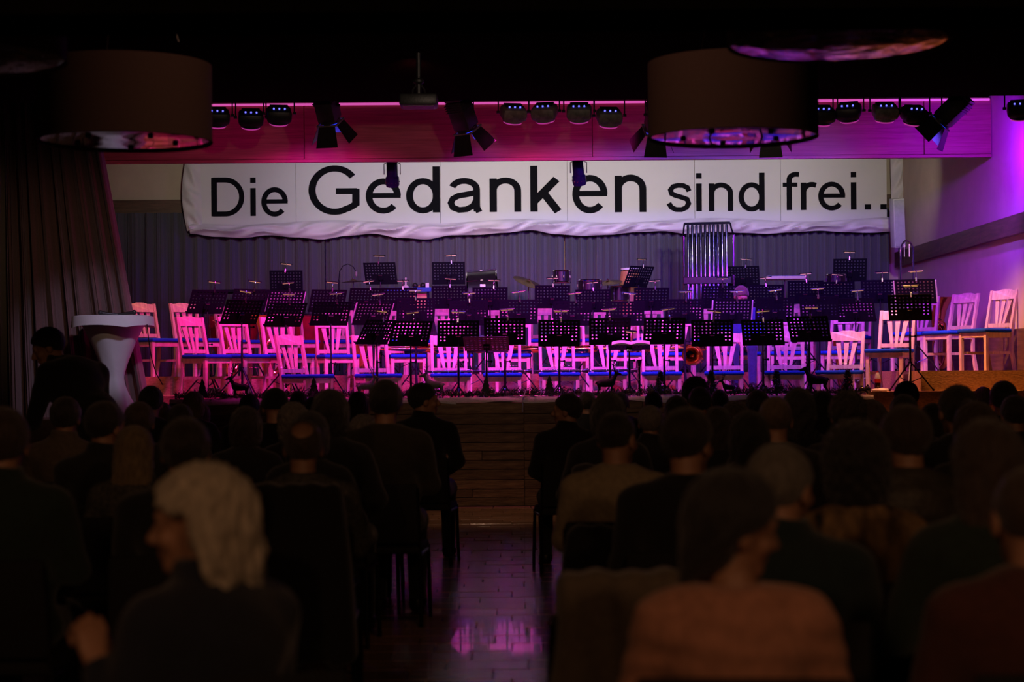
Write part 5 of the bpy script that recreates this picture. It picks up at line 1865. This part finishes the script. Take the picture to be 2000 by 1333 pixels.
def make_shoe(J, s):
    a = np.array(J['an' + s], np.float32)
    t = np.array((J['toe'][0], J['toe'][1], 0), np.float32)

    def f(P):
        heel = np.array((a[0], a[1], 0.045))
        d = cap(P, heel, heel + t * 0.95 + (0, 0, -0.008), 0.043, 0.036)
        d = smin(d, cap(P, heel, (a[0], a[1], 0.09), 0.042, 0.042), 0.03)
        return smax(d, -(P[..., 2] - 0.004), 0.006)
    V, Q = run(f, a - np.array((0.12, 0.12, 0.09)), a + np.array((0.12, 0.27, 0.09)) + t * 0.3, 0.011)
    return arr_mesh('shoe', V, Q, None)


HAIR_CACHE = {}


def make_hair(kind, h=0.0085):
    """in head space, face towards +y"""
    if kind in HAIR_CACHE:
        return HAIR_CACHE[kind]
    base = lambda q, g: ell(q, (0, -0.014, 0.032), (0.076 + g, 0.094 + g, 0.088 + g))

    def strands(q, amp, k=1.0):
        a = np.arctan2(q[..., 0], q[..., 1] + 0.4 * np.abs(q[..., 2]))
        return amp * (np.sin(a * 23 * k + q[..., 2] * 14) * 0.6 + np.sin(a * 41 * k - q[..., 2] * 22 + 1) * 0.4 + 0.5 * np.sin(q[..., 2] * 60 + a * 9))

    def f(q):
        y, z = q[..., 1], q[..., 2]
        line = -(z - (0.80 * y - 0.004))
        if kind == 'short':
            d = smax(base(q, 0.016) + strands(q, 0.0025), line, 0.012)
        elif kind == 'crop':
            d = smax(base(q, 0.007) + strands(q, 0.001), line, 0.010)
        elif kind == 'tousled':
            d = smax(base(q, 0.022) + strands(q, 0.007, 1.4) + 0.005 * np.sin(q[..., 0] * 90) * np.sin(y * 80), line, 0.012)
        elif kind == 'balding':
            d = smax(base(q, 0.012) + strands(q, 0.002), line, 0.010)
            d = smax(d, -ell(q, (0, -0.075, 0.115), (0.054, 0.072, 0.068)), 0.012)
        elif kind == 'receding':
            d = smax(base(q, 0.012) + strands(q, 0.002), line, 0.010)
            d = smax(d, -ell(q, (0, 0.07, 0.115), (0.07, 0.075, 0.055)), 0.012)
        elif kind == 'bob':
            d = smax(base(q, 0.020), line, 0.012)
            d = smin(d, ell(q, (0, -0.03, -0.035), (0.100, 0.088, 0.125)), 0.03)
            d = smax(d, -ell(q, (0, 0.105, -0.045), (0.072, 0.085, 0.115)), 0.012)
            d = smax(d, -(z + 0.135), 0.02) + strands(q, 0.004)
        elif kind == 'nape':
            d = smax(base(q, 0.024), line, 0.012)
            d = smin(d, ell(q, (0, -0.055, -0.03), (0.085, 0.062, 0.095)), 0.03)
            d = smin(d, cap(q, (0, -0.085, -0.07), (0, -0.095, -0.14), 0.034, 0.018), 0.03)
            d = smax(d, -ell(q, (0, 0.11, -0.05), (0.085, 0.095, 0.105)), 0.012) + strands(q, 0.004)
        elif kind == 'layered':
            d = smax(smax(base(q, 0.030), y - 0.088, 0.03), -(z - (0.62 * y + 0.002)), 0.014)
            d = smin(d, ell(q, (0, -0.045, -0.045), (0.112, 0.092, 0.135)), 0.04)
            d = smin(d, cap(q, (-0.075, -0.05, -0.10), (-0.088, -0.07, -0.17), 0.04, 0.022), 0.03)
            d = smin(d, cap(q, (0.075, -0.05, -0.10), (0.088, -0.07, -0.17), 0.04, 0.022), 0.03)
            d = smin(d, cap(q, (0.0, -0.09, -0.08), (0.0, -0.105, -0.18), 0.05, 0.03), 0.03)
            d = smax(d, -np.maximum(-0.004 + 0.25 * z - y, z - 0.028 - 0.30 * y), 0.022) + strands(q, 0.007) + 0.006 * np.sin(q[..., 0] * 45 + 2 * np.sin(z * 25)) * np.sin(z * 30 + y * 22)
        elif kind == 'long':
            d = smax(base(q, 0.018), line, 0.012)
            d = smin(d, ell(q, (0, -0.04, -0.06), (0.098, 0.078, 0.14)), 0.03)
            d = smin(d, ell(q, (0, -0.085, -0.21), (0.105, 0.048, 0.21)), 0.04)
            d = smax(d, -ell(q, (0, 0.105, -0.05), (0.075, 0.088, 0.13)), 0.012) + strands(q, 0.004)
        elif kind == 'curly':
            d = smax(base(q, 0.034), line - 0.02, 0.012)
            d = smin(d, ell(q, (0, -0.05, -0.05), (0.105, 0.08, 0.11)), 0.03)
            d = smax(d, -ell(q, (0, 0.105, -0.05), (0.07, 0.08, 0.115)), 0.012)
            d = d + 0.009 * np.sin(q[..., 0] * 110) * np.sin(y * 120 + 1) * np.sin(z * 115)
        elif kind == 'bun':
            d = smax(base(q, 0.014), line, 0.012)
            d = smin(d, ell(q, (0, -0.125, 0.055), (0.048, 0.042, 0.046)), 0.012) + strands(q, 0.002)
        elif kind == 'ponytail':
            d = smax(base(q, 0.014), line, 0.012)
            d = smin(d, cap(q, (0, -0.105, 0.05), (0, -0.135, 0.03), 0.022, 0.026), 0.012)
            d = smin(d, cap(q, (0, -0.135, 0.03), (0, -0.135, -0.17), 0.034, 0.016), 0.012) + strands(q, 0.003)
        else:  # knitted cap
            d = smax(base(q, 0.017), -(z - (0.45 * y + 0.018)), 0.008)
            d = smin(d, smax(base(q, 0.024), np.abs(z - (0.45 * y + 0.03)) - 0.014, 0.006), 0.004)
        return d
    V, Q = run(f, (-0.15, -0.19, -0.44 if kind == 'long' else -0.24), (0.15, 0.14, 0.18), h)
    me = arr_mesh('hair', V, Q, None)
    HAIR_CACHE[kind] = me
    return me


SKIN = mat('skin', (0.46, 0.24, 0.15), 0.5, vary=0.1, vscale=18, bump=0.04, bscale=200, rand=0.12)
HC = {k: mat('hair_' + k, c, 0.55, vary=0.35, vscale=22, stretch=(3, 3, 0.7), bump=0.5, bscale=55, sheen=0.3, rand=0.15) for k, c in dict(
    black=(0.012, 0.010, 0.009), dark=(0.022, 0.014, 0.010), brown=(0.055, 0.032, 0.02), light=(0.12, 0.075, 0.045), blond=(0.26, 0.18, 0.09),
    grey=(0.20, 0.175, 0.15), white=(0.50, 0.43, 0.33)).items()}
CL = {k: mat('cloth_' + k, c, 0.92, vary=0.18, vscale=40, bump=0.25, bscale=180, sheen=0.25) for k, c in dict(
    black=(0.010, 0.010, 0.011), charcoal=(0.022, 0.020, 0.020), olive=(0.035, 0.030, 0.018), teal=(0.012, 0.028, 0.028), green=(0.018, 0.035, 0.024),
    beige=(0.42, 0.33, 0.21), grey=(0.085, 0.08, 0.07), taupe=(0.15, 0.115, 0.08), pink=(0.55, 0.25, 0.16), maroon=(0.09, 0.028, 0.02), blue=(0.02, 0.05, 0.20),
    jeans=(0.02, 0.035, 0.10), navy=(0.012, 0.016, 0.03), cream=(0.50, 0.42, 0.32), brown=(0.05, 0.03, 0.02), red=(0.30, 0.02, 0.02)).items()}
SHOE = mat('shoe_leather', (0.012, 0.010, 0.009), 0.4, vary=0.2, vscale=30)
CL['speckled'] = mat('cloth_speckled', (0.16, 0.15, 0.13), 0.92, col2=(0.03, 0.03, 0.03), vscale=70, bump=0.3, bscale=160)
CL['patterned'] = mat('cloth_patterned', (0.45, 0.27, 0.12), 0.85, col2=(0.012, 0.012, 0.012), vscale=9, stretch=(2.2, 1, 0.8), bump=0.1)
CL['scarf'] = mat('cloth_scarf', (0.20, 0.21, 0.17), 0.95, vary=0.15, vscale=40, bump=0.3, bscale=160)
CL['puffer'] = mat('cloth_puffer', (0.085, 0.075, 0.06), 0.5, vary=0.25, vscale=18, bump=0.3, bscale=60)

HEADV = {'': (0, 0), '_r': (-68, 0), '_l': (68, 0), '_rs': (-28, -4), '_ls': (28, -4), '_d': (0, -14)}
BODY, TOPS = {}, {}


def kit(sex, hv, style, fat):
    yaw, pitch = HEADV[hv]
    J = joints(sex=sex, sw=0.188 if sex == 'm' else 0.165, hr=rotm(yaw, pitch), fat=fat)
    kb = (sex, hv)
    if kb not in BODY:
        BODY[kb] = make_body(J)
    kt = (sex, style, fat)
    if kt not in TOPS:
        TOPS[kt] = make_top(J, 0.0135, style)
    if sex not in TOPS:
        TOPS[sex] = (make_trousers(J), make_shoe(J, 'L'), make_shoe(J, 'R'))
    return J, BODY[kb], TOPS[kt], TOPS[sex]


def slot(o, m):
    if len(o.data.materials) == 0:
        o.data.materials.append(m)
    o.material_slots[0].link = 'OBJECT'
    o.material_slots[0].material = m
    return o


def dress(J, body, top, legs, hairkind, haircol, topcol, legcol, label, loc, rz, s, topname='jacket'):
    p = link('person', body)
    slot(p, SKIN)
    p.location = loc
    p.rotation_euler = (0, 0, rz)
    p.scale = (s, s, s)
    tag(p, label, 'person')
    slot(link(topname, top, p), CL[topcol])
    slot(link('trousers', legs[0], p), CL[legcol])
    slot(link('shoe', legs[1], p), SHOE)
    slot(link('shoe', legs[2], p), SHOE)
    if hairkind:
        o = link('knitted_cap' if hairkind == 'cap' else 'hair', make_hair(hairkind), p)
        slot(o, CL[haircol] if hairkind == 'cap' else HC[haircol])
        o.matrix_local = Matrix.Translation(J['head']) @ Matrix([list(map(float, r)) for r in J['hr']]).to_4x4()
    return p


# audience chair, faces +y
def make_aud_chair():
    c = thing('stacking_chair', 'x', 'chair')
    MB().rbox((0, 0.0, 0.435), (0.44, 0.44, 0.05), 0.02, 2).build('seat', M_AUDCHAIR, c)
    MB().rbox((0, -0.245, 0.64), (0.43, 0.035, 0.34), 0.016, 2, rx=R(8)).build('backrest', M_AUDCHAIR, c)
    for s in (-1, 1):
        MB().tube([(s * 0.215, 0.20, 0.43), (s * 0.225, 0.215, 0.0)], 0.012, 8).build('leg', M_AUDLEG, c)
        MB().tube([(s * 0.215, -0.20, 0.43), (s * 0.225, -0.235, 0.0)], 0.012, 8).build('leg', M_AUDLEG, c)
        MB().tube([(s * 0.215, 0.20, 0.405), (s * 0.215, -0.20, 0.405), (s * 0.215, -0.235, 0.55), (s * 0.212, -0.27, 0.78)], 0.011, 8).build('frame', M_AUDLEG, c)
    return c


ac0 = make_aud_chair()
ac_first = [True]


def aud_chair(x, y, rz, label):
    c = ac0 if ac_first[0] else copy_tree(ac0)
    ac_first[0] = False
    c.location = (x, y, 0.003)
    c.rotation_euler = (0, 0, rz)
    tag(c, label, 'chair', 'audience chairs')
    return c


# px, crown y, distance, sex+head, hair, hair colour, style, top colour, build, yaw, description
AUD = [
    (5, 795, 6.43, 'm', 'short', 'brown', 'collar', 'green', 1.12, 0, 'with brown hair in dark green jacket at left edge'),
    (128, 775, 11.03, 'm', 'short', 'dark', 'collar', 'taupe', 1.0, -6, 'with short dark hair in taupe jacket below bending man'),
    (205, 784, 9.08, 'm_rs', 'short', 'dark', 'collar', 'charcoal', 1.0, -4, 'with dark hair in black jacket left of blond hair'),
    (175, 757, 14.40, 'f', 'curly', 'light', 'plain', 'black', 1.0, 0, 'with light wavy hair just below the bending man'),
    (295, 754, 14.40, 'm', 'short', 'black', 'plain', 'black', 1.0, 0, 'with black hair right below the white bistro table'),
    (272, 785, 10.79, 'm', 'short', 'brown', 'plain', 'charcoal', 1.0, 0, 'with brown hair between bistro table and long blond hair'),
    (378, 766, 16.41, 'f', 'bob', 'blond', 'plain', 'charcoal', 0.95, 0, 'with blond bob close to the stage edge at the left'),
    (317, 786, 15.61, 'm', 'short', 'light', 'plain', 'charcoal', 0.95, 0, 'with light brown hair low between two dark heads'),
    (352, 789, 12.41, 'f', 'short', 'dark', 'plain', 'black', 0.95, 0, 'with smooth dark hair just left of blond heads'),
    (393, 788, 18.00, 'f', 'bob', 'blond', 'plain', 'charcoal', 0.9, 0, 'with light blond hair in front rows beside blond bob'),
    (362, 815, 6.55, 'm', 'short', 'dark', 'plain', 'black', 1.08, 0, 'with big dark head just beyond the white haired woman'),
    (262, 832, 8.28, 'f', 'long', 'blond', 'plain', 'speckled', 1.0, 0, 'with very long straight blond hair in a spotted blouse'),
    (480, 795, 10.59, 'f', 'bob', 'dark', 'plain', 'black', 1.05, 0, 'with dark bob left of the bald man'),
    (487, 770, 16.36, 'm', 'short', 'black', 'plain', 'black', 1.0, 0, 'with black hair in front rows below leftmost deer figure'),
    (537, 759, 12.86, 'm_d', 'cap', 'black', 'plain', 'black', 1.0, 0, 'wearing a dark knitted cap in front of the stage edge'),
    (573, 791, 11.76, 'f', 'curly', 'grey', 'plain', 'charcoal', 0.95, 0, 'with grey curly hair above left of the bald man'),
    (605, 804, 8.96, 'f', 'bob', 'black', 'plain', 'black', 0.95, 0, 'with black hair directly beyond the bald man'),
    (592, 819, 7.74, 'm', 'balding', 'brown', 'plain', 'speckled', 1.05, 2, 'with bald crown in a speckled grey sweater'),
    (645, 762, 9.77, 'f', 'bob', 'black', 'plain', 'black', 1.0, -4, 'with black bob between the bald man and the aisle'),
    (583, 765, 18.40, 'm', 'short', 'dark', 'plain', 'black', 1.0, 0, 'with small dark head in foremost row below cut-out tree'),
    (612, 775, 17.60, 'm', 'short', 'black', 'plain', 'black', 0.95, 0, 'with low black head just behind the foremost row, left block'),
    (700, 766, 17.09, 'f', 'bob', 'brown', 'plain', 'charcoal', 0.95, 0, 'with shoulder length brown hair in front rows left of aisle'),
    (753, 742, 10.57, 'm', 'short', 'black', 'plain', 'olive', 1.15, -4, 'tall with black hair in olive sweater left of the aisle'),
    (828, 748, 13.85, 'm_r', 'short', 'dark', 'collar', 'black', 1.0, -6, 'in black jacket looking right at left side of aisle'),
    (710, 815, 11.37, 'f', 'curly', 'grey', 'plain', 'charcoal', 0.9, 0, 'small with grey hair half hidden left of olive sweater'),
    (1107, 769, 13.33, 'm_l', 'short', 'dark', 'collar', 'black', 1.0, 6, 'in black jacket looking left at right side of aisle'),
    (1147, 765, 18.40, 'm', 'short', 'brown', 'plain', 'black', 1.0, 0, 'with brown hair in the foremost row right of aisle'),
    (1187, 768, 10.29, 'f', 'bob', 'black', 'plain', 'black', 1.0, 0, 'with black bob behind the man looking left'),
    (1212, 765, 17.60, 'm', 'crop', 'grey', 'plain', 'charcoal', 1.0, 0, 'with cropped grey hair in front rows right of aisle'),
    (1205, 801, 7.83, 'm_rs', 'crop', 'dark', 'plain', 'beige', 1.05, -4, 'with bare neck in a beige sweater right of the aisle'),
    (1270, 792, 12.26, 'm', 'short', 'grey', 'collar', 'charcoal', 1.0, 0, 'with greying hair and white collar right of beige sweater'),
    (1276, 763, 16.80, 'm', 'crop', 'dark', 'plain', 'black', 1.0, 0, 'with round dark head below the leftmost small fir tree'),
    (1343, 796, 6.55, 'm_rs', 'short', 'dark', 'plain', 'black', 1.12, -6, 'broad, dark haired, in black jacket right of beige sweater'),
    (1322, 774, 13.91, 'f', 'bob', 'black', 'plain', 'black', 0.95, 0, 'with black bob just left of the frizzy dark head'),
    (1358, 740, 15.59, 'f', 'curly', 'black', 'plain', 'black', 1.0, 0, 'with frizzy black hair standing out above the stage edge'),
    (1367, 756, 14.79, 'm', 'short', 'dark', 'plain', 'black', 1.0, 0, 'with smooth dark head in front of the frizzy one'),
    (1405, 762, 18.20, 'm', 'short', 'dark', 'plain', 'black', 1.0, 0, 'with dark hair in foremost row below second fir tree'),
    (1402, 795, 11.46, 'f', 'long', 'dark', 'plain', 'black', 0.95, 0, 'with long dark hair right of broad dark haired man'),
    (1435, 789, 12.26, 'f', 'curly', 'brown', 'plain', 'charcoal', 0.95, 0, 'with wavy brown hair left of the cropped light head'),
    (1462, 804, 8.45, 'f', 'bob', 'black', 'plain', 'black', 1.0, 0, 'with black bob beyond the woman in the pink sweater'),
    (1514, 772, 9.26, 'm', 'crop', 'light', 'plain', 'charcoal', 1.0, 0, 'with cropped light brown hair amid the right block'),
    (1480, 762, 13.98, 'm', 'short', 'dark', 'plain', 'black', 1.0, 0, 'with dark hair directly left of the cropped light head'),
    (1560, 759, 10.66, 'f', 'long', 'black', 'plain', 'black', 1.0, 0, 'with long black hair right of the cropped light head'),
    (1605, 765, 13.18, 'f', 'bob', 'black', 'plain', 'black', 1.0, 0, 'with black hair below the large deer figure'),
    (1655, 766, 9.86, 'm', 'tousled', 'dark', 'plain', 'charcoal', 1.0, 0, 'with tousled dark hair below the rightmost small fir tree'),
    (1525, 864, 4.79, 'm_rs', 'receding', 'grey', 'collar', 'teal', 1.15, -8, 'with thinning grey hair in dark teal jacket beyond pink sweater'),
    (1670, 831, 5.59, 'f', 'curly', 'black', 'plain', 'patterned', 1.05, 0, 'with voluminous black hair in gold and black patterned top'),
    (1768, 790, 6.67, 'm', 'short', 'brown', 'puffer', 'puffer', 1.1, 14, 'in a quilted jacket with one ear lit'),
    (1702, 783, 10.92, 'f', 'bob', 'brown', 'plain', 'black', 1.0, 0, 'with brown bob left of the quilted jacket'),
    (1770, 747, 15.65, 'm', 'tousled', 'brown', 'plain', 'black', 1.0, 0, 'with tousled hair below tripod of the rightmost music stand'),
    (1765, 770, 11.81, 'm', 'short', 'dark', 'plain', 'black', 1.0, 0, 'with dark hair between tousled head and quilted jacket'),
    (1822, 789, 12.61, 'f', 'bob', 'dark', 'plain', 'black', 0.95, 0, 'with dark bob right of the quilted jacket'),
    (1870, 751, 9.06, 'f', 'ponytail', 'dark', 'plain', 'black', 1.0, 8, 'with dark tied back hair before the orange riser'),
    (1920, 756, 18.20, 'm', 'short', 'white', 'plain', 'charcoal', 1.0, 0, 'with white hair close to the orange riser'),
    (1960, 744, 12.86, 'm', 'short', 'black', 'plain', 'black', 1.0, -10, 'with short black hair before orange riser at right'),
    (1905, 786, 8.00, 'f', 'bob', 'brown', 'plain', 'charcoal', 1.0, 0, 'with smooth brown hair behind the tied back hair'),
    (1982, 772, 11.61, 'm', 'short', 'dark', 'plain', 'black', 1.0, 0, 'with dark hair at right edge above long brown hair'),
    (1928, 819, 4.79, 'f', 'long', 'brown', 'collar', 'green', 1.08, 6, 'with long brown hair in dark green top, pale collar'),
    (2010, 905, 3.98, 'm', 'crop', 'brown', 'plain', 'maroon', 1.12, 4, 'with cropped hair in dark maroon top at right edge'),
]
PROTO_TOP = 1.165 + 0.118 + 0.016
for px, yt, D, sv, hk, hcol, style, tc, fat, yaw, desc in AUD:
    sex, hv = sv[0], sv[1:]
    J, body, top, legs = kit(sex, hv, style, fat)
    q = W(px, yt, D)
    s = q.z / PROTO_TOP
    dress(J, body, top, legs, hk, hcol, tc, 'charcoal' if sex == 'm' else 'black', 'seated person ' + desc, (q.x, D, 0.0), R(yaw), s,
          'sweater' if style in ('plain', 'cowl') else 'jacket')
    aud_chair(q.x, D - 0.015, R(yaw), 'black chair under the person ' + desc)

# white haired woman looking left, fist raised
J = joints(sex='f', sw=0.170, hr=rotm(34, -3, 0), fat=1.2, elL=(-0.26, -0.03, 0.72), wrL=(-0.245, 0.05, 0.875), fistL=True)
q = W(392, 900, 3.95)
s = q.z / 1.318
legs = (make_trousers(J), make_shoe(J, 'L'), make_shoe(J, 'R'))
w1 = dress(J, make_body(J), make_top(J, 0.011, 'collar'), legs, 'layered', 'white', 'navy', 'black',
           'seated woman with thick white hair looking left, fist raised, in a dark jacket', (q.x, 3.95, 0), R(48), s)
w1.name = 'person'
MB().tube([Vector(J['wrL']) + Vector((0.03 * math.cos(2 * PI * i / 20), 0.03 * math.sin(2 * PI * i / 20), -0.012)) for i in range(20)], 0.004, 6, closed=True).build('bracelet', M_SILVER, w1)
aud_chair(q.x, 3.95, R(30), 'black chair under the white haired woman looking left')

# woman in the pink sweater, head turned right
J = joints(sex='f', sw=0.168, hr=rotm(-66, -10, 4), fat=1.12)
q = W(1432, 917, 3.95)
s = q.z / 1.305
legs = (make_trousers(J), make_shoe(J, 'L'), make_shoe(J, 'R'))
dress(J, make_body(J), make_top(J, 0.0095, 'cowl'), legs, 'nape', 'black', 'pink', 'black',
      'seated woman with black hair looking right in a wide necked pink sweater', (q.x, 3.95, 0), R(-4), s, 'sweater')
aud_chair(q.x, 3.93, R(-4), 'black chair under the woman in the pink sweater')

# bending man standing before the stage at the left
J = joints(sex='m', sw=0.20, hip=(0, 0, 0.93), belly=(0.0, 0.04, 1.08), chest=(-0.05, 0.16, 1.30), neck=(-0.085, 0.25, 1.425), head=(-0.115, 0.33, 1.52), hr=rotm(50, -24, 0), fat=1.2,
           elL=(-0.32, 0.22, 1.06), elR=(0.22, 0.22, 1.04), wrL=(-0.30, 0.44, 0.98), wrR=(0.12, 0.44, 0.98),
           knL=(-0.11, 0.05, 0.50), knR=(0.11, 0.05, 0.50), anL=(-0.11, 0.0, 0.085), anR=(0.11, 0.0, 0.085))
q = W(93, 641, 12.6)
s = q.z / 1.65
legs = (make_trousers(J), make_shoe(J, 'L'), make_shoe(J, 'R'))
dress(J, make_body(J), make_top(J, 0.0135, 'collar'), legs, 'short', 'black', 'black', 'black',
      'standing man in black bending to the left in front of the bistro table', (q.x + 0.35, 12.5, 0), R(52), s)

# musician seated on stage, facing the hall
J = joints(sex='m', sw=0.185, hr=rotm(20, -30), head=(0, 0.04, 1.16))
chp = CHAIR[('second row', 10)]
legs = (make_trousers(J), make_shoe(J, 'L'), make_shoe(J, 'R'))
dress(J, make_body(J), make_top(J, 0.0135, 'plain'), legs, 'short', 'light', 'blue', 'jeans',
      'musician in blue sitting on stage with bowed head behind the music stands', (W(1447, 600, 22.95).x, 22.95 - 0.02, L2 + 0.0), R(176), 1.0, 'shirt')
chp.location.x = W(1447, 690, 22.95).x


# coats hung over chairs
def coat(x, y, wd, z0, z1, m, label, seed, rz=0.0):
    def f(P):
        zz = P[..., 2]
        t = np.clip((z1 - zz) / (z1 - z0), 0, 1)
        hw = wd * (0.86 + 0.30 * t)
        d = np.sqrt(np.maximum(np.abs(P[..., 0]) - hw + 0.04, 0) ** 2 + np.maximum(np.abs(P[..., 1] + 0.03 * t) - 0.035 - 0.02 * t, 0) ** 2 +
                    np.maximum(np.maximum(zz - z1 + 0.04, z0 - zz), 0) ** 2) - 0.04
        d = d + 0.010 * np.sin(P[..., 0] * 34 + seed + 2 * t) * (0.3 + t) + 0.005 * np.sin(P[..., 0] * 71 + zz * 9 + seed)
        return d
    me = sdf_mesh('coat', f, (-wd * 1.25, -0.15, z0 - 0.02), (wd * 1.25, 0.15, z1 + 0.03), 0.0125, m)
    o = link('coat', me, None, (x, y, 0))
    o.rotation_euler = (0, 0, rz)
    return tag(o, label, 'coat')


x = (1212 - 1000) * 4.75 / FPX
aud_chair(x, 4.95, R(6), 'empty black chair under the light grey brown coat')
coat(x, 4.70, 0.20, 0.22, 0.915, CL['taupe'], 'light grey brown coat hung over an empty chair left of the woman in pink', 1.0, R(6))
coat(W(1205, 900, 7.83).x - 0.02, 7.53, 0.24, 0.16, 0.80, CL['black'], 'long black coat hung over the chair of the man in the beige sweater', 2.0)
coat(W(592, 900, 7.74).x, 7.44, 0.22, 0.30, 0.985, CL['black'], 'black coat hung over the chair of the bald man', 3.0)
coat(W(1187, 900, 10.29).x - 0.02, 10.0, 0.21, 0.2, 0.93, CL['charcoal'], 'dark coat hung over the chair of the woman with black bob right of the aisle', 4.0)
pts = [W(1027, 762, 19.86), W(1023, 775, 19.74), W(1020, 780, 19.73), W(1021, 792, 19.745), W(1020, 806, 19.75)]
tag(MB().tube(pts, 0.005, 6).build('cable', M_GREYBOX), 'pale cable hanging over the planked stage front at the aisle', 'cable')
